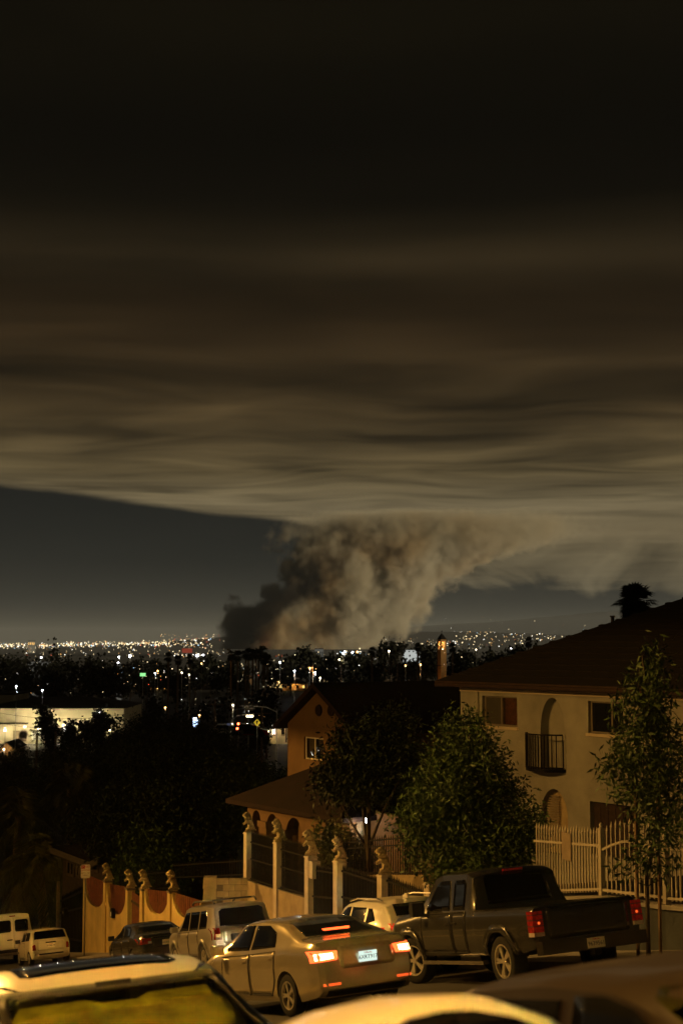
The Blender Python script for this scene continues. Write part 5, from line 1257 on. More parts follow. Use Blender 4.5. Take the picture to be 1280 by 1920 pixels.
# dark trees filling the slope on the left, behind the walls
DT = [(300, 1455, 92, 3.0, 'leaf_dimmed'), (405, 1440, 100, 3.2, 'leaf_dimmed'), (235, 1535, 80, 2.6, 'leaf_dimmed'), (335, 1550, 78, 2.4, 'leaf_dimmed'), (430, 1520, 80, 2.4, 'leaf_dimmed'), (160, 1490, 110, 3.2, 'leaf_dimmed'),
      (495, 1490, 96, 2.0, 'leaf_dimmed'), (275, 1385, 130, 3.2, 'leaf_dimmed'), (200, 1440, 125, 3.0, 'leaf_dimmed'), (60, 1480, 120, 3.2, 'leaf_dimmed'), (10, 1520, 105, 3.0, 'leaf_dimmed'), (370, 1410, 135, 3.0, 'leaf_dimmed'), (462, 1440, 140, 3.0, 'leaf_dimmed'), (285, 1600, 76, 1.6, 'leaf'), (330, 1400, 150, 3.0, 'leaf_dimmed'), (395, 1500, 90, 3.0, 'leaf_dimmed'), (240, 1470, 112, 3.0, 'leaf_dimmed'), (430, 1460, 112, 2.6, 'leaf_dimmed'), (120, 1440, 160, 3.0, 'leaf_dimmed'), (30, 1450, 165, 3.0, 'leaf_dimmed')]
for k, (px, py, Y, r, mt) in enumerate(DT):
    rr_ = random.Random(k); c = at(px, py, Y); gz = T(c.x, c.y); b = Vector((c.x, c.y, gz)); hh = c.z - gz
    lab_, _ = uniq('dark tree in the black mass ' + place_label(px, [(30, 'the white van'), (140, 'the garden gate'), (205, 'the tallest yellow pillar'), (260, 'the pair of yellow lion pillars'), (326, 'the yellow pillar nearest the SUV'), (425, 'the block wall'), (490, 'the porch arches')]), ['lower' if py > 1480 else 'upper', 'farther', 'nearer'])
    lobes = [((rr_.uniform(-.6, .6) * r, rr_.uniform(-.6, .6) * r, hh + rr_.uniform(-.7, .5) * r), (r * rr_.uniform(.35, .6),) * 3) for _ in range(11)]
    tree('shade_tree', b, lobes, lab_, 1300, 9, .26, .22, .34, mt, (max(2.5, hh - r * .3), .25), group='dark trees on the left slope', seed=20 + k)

def palm(name, base, H, label, nf, fl, fan=False, mat='frond', group=None, seed=1, tr=.22, skirt=True, leaflets=26, droop=1.0, tilt=(0, 0)):
    rng = random.Random(seed); e = empty(name, base); tag(e, label, 'palm tree', group)
    top = Vector((tilt[0], tilt[1], H))
    MB().path([(0, 0, -.5), (tilt[0] * .2, 0, H * .3), (tilt[0] * .6, tilt[1] * .5, H * .7), top], [tr * 1.4, tr, tr * .95, tr * 1.1], 10).build('trunk', 'palm_bark', e, True)
    V = []; F = []
    def quad(a, b_, c, d):
        k = len(V); V.extend((a, b_, c, d)); F.append((k, k + 1, k + 2, k + 3))
    for i in range(nf):
        az = 2 * math.pi * (i * .618 + rng.uniform(-.04, .04)); el = R(rng.uniform((-80 if fan else -55) if skirt else -20, 85)); L = fl * rng.uniform(.8, 1.1)
        hd = Vector((math.cos(az), math.sin(az), 0)); up = Vector((0, 0, 1)); sdv = Vector((-hd.y, hd.x, 0))
        if fan:
            stem = top + (hd * math.cos(el) + up * math.sin(el)) * L * rng.uniform(.1, .5)
            d0 = (hd * math.cos(el) + up * math.sin(el)); nrm = d0.cross(sdv).normalized()
            quad(top + sdv * .02, stem + sdv * .02, stem - sdv * .02, top - sdv * .02)
            for k in range(11):
                a = R(-75 + 15 * k); dd = (d0 * math.cos(a) + sdv * math.sin(a)); tip = stem + dd * L * .6 + Vector((0, 0, -.16 * L * droop)); md = stem + dd * L * .35
                pp = dd.cross(nrm).normalized() * L * .05
                quad(stem, md + pp, tip, md - pp)
        else:
            pts = []
            for k in range(9):
                t = k / 8; pts.append(top + hd * (math.cos(el) * L * t * (1 - .25 * t)) + up * (math.sin(el) * L * t - droop * L * .55 * t * t))
            for k in range(8): quad(pts[k] + sdv * .018, pts[k + 1] + sdv * .014, pts[k + 1] - sdv * .014, pts[k] - sdv * .018)
            for k in range(leaflets):
                t = .12 + .86 * k / leaflets; j = min(7, int(t * 8)); q = pts[j].lerp(pts[j + 1], t * 8 - j); ax = (pts[j + 1] - pts[j]).normalized()
                ll = L * .30 * math.sin(math.pi * min(1, .25 + t * .72)) + .05
                for sg in (1, -1):
                    dd = (sdv * sg * .75 + ax * .45 + Vector((0, 0, -.45 * droop - rng.uniform(0, .3)))).normalized(); w_ = ax * .028 * (fl / 2.4)
                    quad(q, q + dd * ll * .5 + w_, q + dd * ll, q + dd * ll * .5 - w_)
    link(bpy.data.objects.new('fronds', np_mesh('fronds', np.array([tuple(q) for q in V]), np.array(F), mat)), e)
    return e
# tall feather palm at the left, with hanging dry skirt
b = P(s_at(92, 16.6), 16.6); palm('feather_palm', b, atl(78, 1610, 16.6).z - b.z, 'feather palm with thick ringed trunk and drooping fronds left of the garden gate', 46, 4.2, seed=2, tr=.30, leaflets=34, tilt=(-.6, 0))
b = at(25, 1700, 92); b.z = T(b.x, b.y); palm('feather_palm', b, at(25, 1530, 92).z - b.z, 'feather palm with drooping fronds at the far left edge', 34, 4.0, seed=4, tr=.26, tilt=(.3, 0))
b = at(130, 1700, 100); b.z = T(b.x, b.y); palm('feather_palm', b, at(130, 1480, 100).z - b.z, 'taller dark feather palm right of the thick-trunked palm', 34, 4.2, seed=6, tr=.25)
# fan palm that looks over the big roof
b = at(1193, 1300, 96); b.z = T(b.x, b.y); e = palm('fan_palm', b, at(1193, 1127, 96).z - b.z, 'fan palm whose round dark head looks over the big roof', 110, 1.55, True, 'leaf_far', seed=7, tr=.22, droop=.8)

# ================================================================ the basin: trees, roofs, lamps
def far_tree(px, ytop, Y, wpx, label, group, k, kind='round'):
    c = at(px, ytop, Y); gz = T(c.x, c.y); H = c.z - gz; b = Vector((c.x, c.y, gz)); rx = wpx * Y / FPX / 2; r_ = random.Random(k); ls = max(.35, Y * .0028)
    lobes = []
    if kind == 'cone':
        for j in range(9):
            t = j / 8; rr_ = rx * (1.05 - t) + .2; lobes.append(((r_.uniform(-.2, .2) * rr_, 0, H * (.25 + .72 * t)), (rr_ * .8, rr_ * .8, H * .09)))
    elif kind == 'gum':
        for j in range(10): lobes.append(((r_.uniform(-.75, .75) * rx, r_.uniform(-.5, .5) * rx, H * r_.uniform(.5, .92)), (rx * r_.uniform(.25, .42),) * 3))
    else:
        for j in range(12): lobes.append(((r_.uniform(-.7, .7) * rx, r_.uniform(-.6, .6) * rx, H * r_.uniform(.40, .86)), (rx * r_.uniform(.3, .5), rx * .4, min(rx * .45, H * .15))))
    return tree('distant_tree', b, lobes, label, 150, 6, ls, .35, ls * .7, 'leaf_far', (H * .6, max(.2, H * .014)), group=group, seed=100 + k)
LBL = {'round': 'dark rounded tree in the belt of trees below the city lights', 'cone': 'dark pointed conifer standing above the left belt of trees', 'gum': 'loose eucalyptus silhouette with gaps below the city lights'}
FT = [(15, 1222, 495, 70, 'round'), (50, 1240, 450, 70, 'round'), (104, 1206, 510, 40, 'cone'), (92, 1235, 480, 60, 'round'), (150, 1232, 450, 60, 'gum'), (190, 1230, 495, 70, 'round'), (215, 1240, 450, 50, 'round'), (245, 1236, 540, 40, 'gum'), (275, 1232, 495, 44, 'round'), (305, 1232, 510, 44, 'gum'),
      (330, 1246, 450, 40, 'round'), (365, 1240, 540, 34, 'gum'), (395, 1222, 630, 54, 'round'), (425, 1238, 570, 50, 'round'), (450, 1246, 540, 40, 'round'), (520, 1240, 630, 46, 'gum'), (545, 1228, 645, 30, 'round'), (572, 1212, 630, 30, 'gum'), (600, 1226, 645, 40, 'round'), (628, 1222, 645, 44, 'round'), (665, 1232, 600, 34, 'gum'), (680, 1226, 645, 36, 'round'),
      (728, 1204, 540, 60, 'gum'), (705, 1228, 525, 30, 'round'), (760, 1234, 495, 44, 'round'), (808, 1204, 570, 40, 'gum'), (790, 1226, 510, 40, 'round'), (858, 1218, 600, 34, 'round'), (885, 1210, 600, 36, 'gum'), (915, 1206, 585, 46, 'round'), (965, 1212, 600, 30, 'gum'), (1010, 1206, 645, 24, 'gum'), (1030, 1214, 645, 40, 'round'), (1070, 1212, 630, 40, 'round'), (940, 1220, 570, 40, 'round'),
      (30, 1262, 460, 80, 'round'), (110, 1258, 470, 90, 'round'), (190, 1262, 450, 80, 'round'), (290, 1282, 250, 30, 'round'), (330, 1310, 230, 90, 'round'), (400, 1290, 260, 60, 'round'), (480, 1300, 250, 60, 'round'), (640, 1275, 240, 60, 'round'), (700, 1262, 260, 70, 'round'), (770, 1268, 240, 80, 'round'), (840, 1262, 260, 70, 'round'), (500, 1262, 300, 50, 'round'), (580, 1292, 230, 60, 'round')]
FM = [(78, 'the left floodlight mast'), (104, 'the pointed conifer'), (223, 'the bright lot'), (268, 'the green lit sign'), (351, 'the red billboard'), (430, 'the valley street lamps'), (470, 'the palm row'), (552, 'the white street lamp'), (597, 'the tan gable peak'), (661, 'the bright floodlights'), (770, 'the long lit shed'), (828, 'the bell tower'), (958, 'the far white lamp'), (1050, 'the big dark roof')]
for k, (px, yt, Y, wp, kd) in enumerate(FT):
    if kd != 'cone': LBL[kd], _ = uniq({'round': 'dark rounded tree ', 'gum': 'loose eucalyptus silhouette '}[kd] + ('in the far belt ' if yt < 1250 else 'in the near belt ') + place_label(px, FM), ['broad', 'tall', 'squat'])
    far_tree(px, yt, Y, wp, LBL[kd], {'round': 'rounded trees in the basin', 'cone': None, 'gum': 'eucalyptus trees in the basin'}[kd], k, kd)
# row of skinny fan palms in front of the smoke
FPALM = [(434, 1226), (446, 1230), (461, 1226), (466, 1225), (474, 1224), (480, 1227), (485, 1226), (493, 1222), (496, 1236), (502, 1238), (316, 1232), (334, 1238), (356, 1236), (697, 1220), (783, 1214), (848, 1213), (990, 1204)]
for k, (px, py) in enumerate(FPALM):
    Y = 420 if k < 8 else 400; c = at(px, py, Y); gz = T(c.x, c.y); b = Vector((c.x, c.y, gz))
    plab = ('first', 'second', 'third', 'fourth', 'fifth', 'sixth', 'seventh', 'eighth', 'ninth', 'tenth')[k] + ' skinny palm from the left in the row before the smoke' if k < 10 else uniq('skinny palm silhouette ' + place_label(px, FM), ['taller', 'thinner', 'shorter'])[0]
    palm('skinny_palm', b, c.z - gz, plab, 26, 2.3 if k < 10 else 1.8, True, 'leaf_far', 'skinny palms in the basin', 40 + k, .28)

# -- big lit warehouse on the left
def yfoot(yb): return 24.0 * FPX / (yb - 1205.0)
def box_house(name, px0, px1, yt, yb, Y, depth, label, wall, roofmat='roof_dark', cat='building', roof='flat', rise=0.0, rot=0.0):
    a, b_ = at(px0, yb, Y), at(px1, yb, Y); zt = at(px0, yt, Y).z; gz = min(a.z, T(a.x, a.y)) - .5
    e = empty(name, (a.x, a.y, 0), rot); tag(e, label, cat); L = b_.x - a.x
    MB().box(0, L, 0, depth, gz, zt).build('wall', wall, e)
    if roof == 'flat': MB().box(-.3, L + .3, -.3, depth + .3, zt + .003, zt + .4).build('roof', roofmat, e)
    elif roof == 'gable_front': MB().prism([(-.5, zt), (L + .5, zt), (L / 2, zt + rise)], -.4, depth + .4, lambda p, q, h: (p, h, q + .003)).build('roof', roofmat, e); MB().prism([(0, zt), (L, zt), (L / 2, zt + rise - .15)], -.43, -.405, lambda p, q, h: (p, h, q)).build('gable', wall, e)
    else:
        mb = MB().add([(-.6, -.6, zt), (L + .6, -.6, zt), (L + .6, depth + .6, zt), (-.6, depth + .6, zt), (min(L * .3, depth / 2), depth / 2, zt + rise), (L - min(L * .3, depth / 2), depth / 2, zt + rise)], [(0, 1, 5, 4), (1, 2, 5), (2, 3, 4, 5), (3, 0, 4), (3, 2, 1, 0)]); mb.build('roof', roofmat, e).location.z = .003
    return e, L, zt, gz
pm('warehouse_wall', (.58, .52, .36), .9, var=.12, vscale=.25, bump=.2, bscale=4)
e, L, zt, gz = box_house('warehouse', -40, 232, 1328, 1392, 342, 30, 'large cream warehouse with lit loading yard at the left', 'warehouse_wall', roof='hip', rise=2.2)
def wx_(px): return (at(px, 1360, 342) - at(-40, 1360, 342)).x
def wz_(py): return at(100, py, 342).z
for px0, px1, y0, y1, mt in ((37, 52, 1372, 1386, 'warehouse_wall'), (25, 50, 1370, 1390, 'fascia'), (84, 92, 1370, 1388, 'dark_siding'), (118, 131, 1359, 1372, 'lit_window'), (60, 83, 1371, 1387, 'sign_white'), (133, 146, 1365, 1383, 'fascia')):
    MB().box(wx_(px0), wx_(px1), -.25, -.01, wz_(y1), wz_(y0)).build('loading_door', mt, e)
for px in range(-30, 230, 26): MB().box(wx_(px) - .12, wx_(px) + .12, -.12, -.004, gz, zt - .1).build('pilaster', 'warehouse_wall', e)
MB().box(wx_(-30), wx_(53), -2.2, -.02, wz_(1357), wz_(1355)).build('canopy', 'dark_siding', e)
for px, py, pw_ in ((47, 1364, 420), (120, 1361, 420), (74, 1367, 200), (10, 1371, 260), (165, 1372, 150), (205, 1370, 150)):
    MB().box(wx_(px) - .3, wx_(px) + .3, -.5, -.26, wz_(py), wz_(py) + .35).build('wall_lamp', 'lamp_warm', e)
    lamp('yard_light', (wx_(px), -5.0, wz_(py) + 1.0), pw_ * 2.4, (1, .82, .46), e, .3)
tag(MB().hexa([(at(-80, 1392, 296).x, 300, T(-60, 268) + .02), (at(240, 1392, 296).x, 300, T(-40, 268) + .02), (at(240, 1392, 296).x, 342, T(-40, 342) + .02), (at(-80, 1392, 296).x, 342, T(-60, 342) + .02)] + [(at(-80, 1392, 296).x, 300, T(-60, 268) + .06), (at(240, 1392, 296).x, 300, T(-40, 268) + .06), (at(240, 1392, 296).x, 342, T(-40, 342) + .06), (at(-80, 1392, 296).x, 342, T(-60, 342) + .06)]).build('yard', 'concrete'), kind='structure')
box_house('warehouse', -60, 26, 1303, 1330, 420, 20, 'smaller cream building behind the left end of the big warehouse', 'warehouse_wall')
# fore trees of the warehouse
for k, (px, yt, Y, wp, kd, lab) in enumerate(((92, 1318, 250, 34, 'gum', 'leaning gum tree in front of the lit warehouse'), (131, 1343, 255, 26, 'gum', 'small open-crowned tree by the lit warehouse door'), (182, 1322, 250, 26, 'gum', 'thin eucalyptus near the right end of the warehouse'), (165, 1344, 245, 40, 'round', 'bushy tree low in front of the warehouse'), (212, 1325, 225, 50, 'round', 'dark bushy tree hiding the right corner of the warehouse'), (215, 1365, 210, 70, 'round', 'dark shrubby tree below the right corner of the warehouse'))):
    far_tree(px, yt, Y, wp, lab, None, 300 + k, kd)
for k, (px, py, lab) in enumerate(((105, 1372, 'low feathery palm in front of the lit warehouse yard'), (70, 1378, 'small palm left of the feathery palm in the warehouse yard'))):
    c = at(px, py, 240); b = Vector((c.x, c.y, T(c.x, c.y))); palm('yard_palm', b, max(2, c.z - b.z), lab, 16, 3.0, False, 'leaf_far', None, 70 + k, .2, leaflets=12)

# -- houses of the basin, each with a door, window and roof of its own
pm('pink_wall', (.45, .34, .26), .9, var=.15); pm('orange_wall', (.52, .28, .09), .9, var=.15)
HS = [(500, 548, 1276, 1288, 235, 'hip', .9, 'warehouse_wall', 'low cream house with hip roof and glowing porch left of the tan house', 'lit_orange', 50),
      (430, 470, 1268, 1282, 290, 'gable_front', 1.4, 'stucco_tan', 'small house with pale gable below the palm row', None, 10),
      (604, 618, 1266, 1276, 280, 'gable_front', 1.2, 'stucco_white', 'small white gabled cottage in the middle distance', None, 14),
      (358, 400, 1280, 1292, 270, 'hip', 1.0, 'dark_siding', 'dim hip-roofed house right of the orange-lit shops', None, 0),
      (268, 306, 1271, 1290, 300, 'flat', 0, 'orange_wall', 'orange-lit flat-roofed shop with a row of lamps', 'lit_orange', 260),
      (308, 322, 1279, 1292, 300, 'flat', 0, 'orange_wall', 'low orange-lit annex right of the flat-roofed shop', None, 60),
      (795, 822, 1248, 1262, 260, 'gable_front', .9, 'stucco_white', 'long low white house left of the bell tower foot', 'lit_orange', 12),
      (884, 918, 1250, 1264, 230, 'gable_front', 1.0, 'pink_wall', 'pinkish gabled house right of the bell tower', None, 12),
      (505, 540, 1348, 1392, 150, 'flat', 0, 'warehouse_wall', 'cream corner shop lit from outside just left of the tan house', 'lit_window', 70),
      (530, 575, 1282, 1294, 215, 'hip', .8, 'orange_wall', 'house with warm lit windows just left of the gable peak', 'lit_orange', 20),
      (700, 780, 1262, 1280, 210, 'hip', .9, 'dark_siding', 'dark long-roofed house above the tan roof', None, 0),
      (0, 26, 1404, 1424, 190, 'gable_front', 1.2, 'stucco_tan', 'small gabled house with one glowing lamp at the left edge', None, 14)]
for k, (p0, p1, yt, yb, Y, rf_, rise, wl_, lab, lit, pw_) in enumerate(HS):
    Y = yfoot(yb); rise *= Y / 250
    e, L, zt, gz = box_house('distant_house', p0, p1, yt, yb, Y, 10, lab, wl_, 'roof_dark', 'house', rf_, rise)
    hh = zt - at(p0, yb, Y).z; zb = zt - hh
    nw = max(2, min(4, int(L / 3)))
    for j in range(nw):
        x0 = L * (j + .3) / nw; x1 = L * (j + .62) / nw
        m_ = lit if (lit and j % 2 == k % 2) else 'pane'
        wn = MB().box(x0 - .08, x1 + .08, -.06, -.004, zb + hh * .28, zb + hh * .80).build('window', 'fascia', e); MB().box(x0, x1, -.09, -.064, zb + hh * .34, zb + hh * .74).build('pane', m_, wn)
    MB().box(L * .86, L * .94, -.08, -.006, zb, zb + hh * .75).build('door', 'wood_dark', e)
    if pw_: lamp('porch_light', (L * .5, -2.0, zb + hh * .8), pw_ * 18, (1, .66, .28), e, .2)
# -- bell tower
c = at(828, 1237, 520); gz = T(c.x, c.y); e = empty('bell_tower', (c.x, c.y, 0), R(28)); tag(e, 'tall orange-lit bell tower with lit arched belfry and a cross', 'tower')
zt = at(828, 1199, 520).z; hw = 1.15; k_ = 520 / FPX
mb = MB(); zq0, zq1 = at(828, 1217, 520).z, at(828, 1203, 520).z
mb.box(-hw, hw, -hw, hw, gz - 1, zq0 - .2)
for sx in (-1, 1):
    for sy in (-1, 1): mb.box(min(sx * hw, sx * (hw - .62)), max(sx * hw, sx * (hw - .62)), min(sy * hw, sy * (hw - .62)), max(sy * hw, sy * (hw - .62)), zq0 - .2, zq1)
mb.box(-hw, hw, -hw, hw, zq1, zt).build('shaft', 'orange_wall', e)
MB().box(-hw - .12, hw + .12, -hw - .12, hw + .12, zq0 - .35, zq0 - .18).build('string_course', 'orange_wall', e)
MB().add([(-hw - .2, -hw - .2, zt), (hw + .2, -hw - .2, zt), (hw + .2, hw + .2, zt), (-hw - .2, hw + .2, zt), (0, 0, zt + 2.4)], [(0, 1, 4), (1, 2, 4), (2, 3, 4), (3, 0, 4), (3, 2, 1, 0)]).build('spire', 'roof_dark', e)
MB().box(-.06, .06, -.06, .06, zt + 2.3, zt + 3.3).box(-.3, .3, -.05, .05, zt + 2.85, zt + 2.97).build('cross', 'iron', e)
MB().lathe([(.1, 0), (.35, .1), (.3, .5), (.12, .75)], 12, 'z', (0, 0, zq0 + .5)).build('bell', 'iron', e)
MB().box(-.3, .3, -.3, .3, zq0 - .19, zq0 + .1).build('belfry_lamp', 'lamp_warm', e)
lamp('belfry_light', (0, 0, (zq0 + zq1) / 2 + .6), 260, (1, .75, .4), e, .3)
lamp('tower_flood', (-5, -7, gz + 7), 700, (1, .42, .10), e, .3)

# -- poles, wires, street furniture of the valley road
def pole(px, yt, yb, Y, label, arm=0, lampm=None, pw_=0, group=None, r=.13, mat='wood_pole', cat='utility pole', name='utility_pole'):
    c = at(px, yb, Y); gz = min(c.z, T(c.x, c.y)); zt = at(px, yt, Y).z; e = empty(name, (c.x, c.y, gz)); tag(e, label, cat, group); H = zt - gz
    MB().tube((0, 0, -.2), (0, 0, H), r * 1.2, r * .8, 8).build('pole', mat, e, True)
    if arm == 0: MB().box(-1.1, 1.1, -.06, .06, H - .8, H - .66).build('cross_arm', mat, e)
    else:
        MB().path([(0, 0, H - .3), (arm * .4, 0, H + .25), (arm, 0, H + .4)], .06, 6).build('arm', mat, e)
        hd = MB().box(min(arm * .9, arm * 1.4), max(arm * .9, arm * 1.4), -.15, .15, H + .3, H + .45).build('lamp_head', mat, e)
        if lampm: MB().box(min(arm * .95, arm * 1.35), max(arm * .95, arm * 1.35), -.14, .14, H + .1, H + .297).build('lens', lampm, hd)
        if pw_: lamp('street_light', (arm * 1.15, -.2, H - .1), pw_, (1, .7, .35), e, .2)
    return e, H
pole(745, 1240, 1272, 330, 'wooden utility pole beside the yellow-lit tree'); pole(893 - 74, 1242, 1264, 330, 'wooden utility pole below the bell tower', group=None)
pole(403, 1311, 1356, 190, 'wooden utility pole left of the valley street lamp'); pole(491, 1326, 1372, 170, 'wooden utility pole right of the yellow warning sign')
pole(587, 1246, 1270, 330, 'wooden utility pole under the eucalyptus silhouette'); pole(640, 1240, 1270, 330, 'wooden utility pole below the white floodlights')
pole(430, 1334, 1370, 165, 'grey valley street lamp with a curved arm', 2.0, 'fascia', 0, r=.09, mat='galv', cat='street lamp', name='valley_street_lamp')
pole(433, 1346, 1372, 158, 'lit valley street lamp beside the blue street name plate', 1.8, 'lamp_warm', 60, r=.08, mat='galv', cat='street lamp', name='valley_street_lamp')
pole(519, 1330, 1372, 160, 'dark valley street lamp with a long arm left of the corner shop', -3.0, None, 0, r=.08, mat='galv', cat='street lamp', name='valley_street_lamp')
c = at(430, 1358, 157); e = empty('street_name_sign', c); tag(e, 'pale blue street name plate on the valley corner', 'sign')
MB().box(-.26 * 1.0, .26, -.02, .02, -.12, .12).build('plate', 'sign_blue_plate' if 'sign_blue_plate' in MATS else pm('sign_blue_plate', (.25, .30, .5), .6, emit=(.4, .45, .7), es=.08), e)
MB().box(-.03, .03, .02, .08, -5.0, .1).build('post', 'galv', e)
c = at(482, 1355, 160); e = empty('warning_sign', c); tag(e, 'yellow diamond warning sign on the valley road', 'sign')
MB().prism([(0, -.42), (.38, 0), (0, .42), (-.38, 0)], -.02, .02, lambda a, b_, h: (a, h, b_)).build('plate', pm('sign_yellow', (.75, .55, .03), .5, emit=(1, .75, .05), es=.25), e)
MB().prism([(-.05, -.2), (.05, -.2), (.06, .05), (.18, .05), (0, .28), (-.18, .05), (-.06, .05)], -.03, -.022, lambda a, b_, h: (a, h, b_)).build('arrow_symbol', 'iron', e)
MB().box(-.04, .04, .022, .09, -4.0, -.2).build('post', 'galv', e)
for px, py, lab in ((447, 1357, 'red traffic signal on the valley road, upper one'), (445, 1366, 'red traffic signal on the valley road, lower one')):
    c = at(px, py, 162); e = empty('traffic_signal', c); tag(e, lab, 'traffic signal', 'red signals on the valley road')
    MB().box(-.17, .17, .0, .25, -.75, .25).build('housing', 'iron', e); MB().lathe([(.0, -.06), (.13, -.06), (.13, .0)], 12, 'y').build('red_lens', 'signal_red', e); MB().box(-.05, .05, .26, .36, -5, .2).build('post', 'galv', e)
c = at(366, 1356, 200); e = empty('lit_sign', c); tag(e, 'tall blue and white lit sign among the dark trees', 'sign')
MB().box(-.22 * 1.4, .22 * 1.4, .0, .2, -.6, .75).build('panel', 'sign_blue', e); MB().box(-.3, .3, -.02, -.004, .35, .73).build('white_panel', em('sign_white_lit', (.9, .95, 1), 4), e); MB().box(-.08, .08, .21, .35, -6, .5).build('post', 'galv', e)
c = at(268, 1265, 310); e = empty('lit_sign', c); tag(e, 'small green lit sign above the orange shop', 'sign'); MB().box(-.6, .6, 0, .2, -.35, .35).build('panel', 'sign_green', e); MB().box(-.08, .08, .21, .3, -8, .3).build('post', 'galv', e)
c = at(351, 1220, 900); e = empty('billboard', c); tag(e, 'dark red billboard above the white stadium lights', 'billboard'); MB().box(-3.2, 3.2, 0, .5, -1.4, 1.4).build('panel', pm('billboard_red', (.25, .05, .03), .7, emit=(.8, .12, .08), es=.12), e); MB().box(-.3, .3, .5, 1, -14, 1).build('post', 'galv', e)
# parked cars glinting on the valley road
for k, (px, py) in enumerate(((424, 1369), (470, 1370), (460, 1368))):
    c = at(px, py, 168); e = empty('distant_car', c); tag(e, ('pale car on the valley road under the street lamp', 'dark red car on the valley road under the warning sign', 'dark car on the valley road between the lamp and the warning sign')[k], 'car')
    MB().prism([(-2.1, .25), (2.1, .25), (2.1, .75), (1.3, .9), (.7, 1.4), (-1.0, 1.4), (-1.6, .95), (-2.1, .9)], -.85, .85, lambda a, b_, h: (a, h, b_ - .7)).build('body', ('white_car', 'tail_off', 'dark_car')[k], e)
    MB().prism([(-1.3, .95), (1.1, .95), (.65, 1.33), (-.95, 1.33)], -.86, -.852, lambda a, b_, h: (a, h, b_ - .7)).build('side_window', 'car_glass', e)
    for xw in (-1.3, 1.35): MB().lathe([(.0, -.1), (.32, -.1), (.32, .1), (.0, .1)], 14, 'y', (xw, -.8, -.4)).build('wheel', 'rubber', e)
    for xw in (2.11, ): MB().box(xw, xw + .03, -.75, -.4, -.15, .03).build('headlight', 'lamp_warm', e)

def wire(a, b_, sag, label):
    pts = [a.lerp(b_, k / 10) - Vector((0, 0, sag * 4 * (k / 10) * (1 - k / 10))) for k in range(11)]
    e = empty('overhead_wire', a); tag(e, label, 'wire', 'overhead wires of the basin'); MB().path([p - a for p in pts], .035, 4).build('cable', 'iron', e)
wire(at(560, 1247, 332), at(745, 1243, 332), .8, 'upper dark wire spanning the middle poles'); wire(at(587, 1257, 332), at(830, 1252, 332), .9, 'lower dark wire spanning the middle poles')
wire(at(-10, 1335, 240), at(240, 1338, 240), 1.0, 'dark wire in front of the warehouse wall'); wire(at(-10, 1354, 240), at(240, 1357, 240), 1.0, 'lower dark wire in front of the warehouse wall')

# -- floodlight masts and bright lamps that stand out one by one
FL = [(78, 1233, 620, 'w', 'white floodlight mast left of the pointed conifer'), (223, 1232, 640, 'w', 'white floodlight mast above the bright lot'), (222, 1243, 520, 'w', 'white lamp low on the bright lot'), (244, 1230, 900, 'w', 'big white floodlight right of the bright lot'),
      (332, 1231, 1100, 'w', 'white stadium light under the billboard, left'), (370, 1229, 1100, 'w', 'brightest white stadium light right of the billboard'), (381, 1228, 1100, 'w', 'white stadium light at the right end of its row'), (341, 1261, 330, 'y', 'warm white lamp among the palms below the stadium'), (355, 1265, 330, 'y', 'warm lamp right of the palms below the stadium'), (291, 1262, 320, 'w', 'white lamp above the orange shop'),
      (296, 1258, 330, 'o', 'orange lamp above the orange shop'), (378, 1244, 420, 'o', 'orange street lamp above the dark trees'), (643, 1225, 1300, 'w', 'white floodlight left of the bright pair'), (646, 1222, 1300, 'w', 'white floodlight on a taller mast left of the bright pair'), (661, 1224, 1300, 'w', 'brightest white floodlight below the smoke'), (669, 1223, 1300, 'o', 'orange lamp right of the brightest floodlight'), (636, 1237, 600, 'y', 'warm lamp left in the tree belt below the floodlights'),
      (525, 1242, 600, 'w', 'white lamp right of the palm row'), (600, 1271, 240, 'y', 'bright lamp at the foot of the white cottage'), (552, 1258, 330, 'w', 'white street lamp above the green garden trees'), (581, 1253, 330, 'o', 'orange street lamp under the eucalyptus'), (591, 1261, 330, 'w', 'small white lamp between the utility poles'), (729, 1221, 420, 'y', 'warm lamp shining through the big gum tree'), (760, 1248, 300, 'o', 'orange lamp at the foot of the gum trees'), (788, 1246, 300, 'o', 'orange lamp beside the long white house'), (892, 1218, 420, 'y', 'warm lamp in the trees right of the bell tower'),
      (958, 1215, 900, 'w', 'white lamp between the trees right of the bell tower'), (8, 1405, 180, 'y', 'glowing wall lamp on the small house at the left edge'), (10, 1366, 270, 'y', 'round yard lamp at the left end of the warehouse'), (186, 1336, 250, 'w', 'white lamp in the thin eucalyptus by the warehouse'), (31, 1287, 280, 'w', 'small white lamp above the warehouse roof, left'), (80, 1294, 280, 'w', 'small white lamp above the middle of the warehouse roof'), (473, 1465, 110, 'y', 'small warm lamp in the dark slope left of the porch'), (310, 1327, 190, 'o', 'orange-lit window glow in the dark trees'), (374, 1341, 200, 'o', 'orange shop glow beside the blue lit sign'), (466, 1331, 190, 'w', 'tiny white lamp above the yellow warning sign'), (437, 1322, 190, 'y', 'warm porch light above the valley street lamp')]
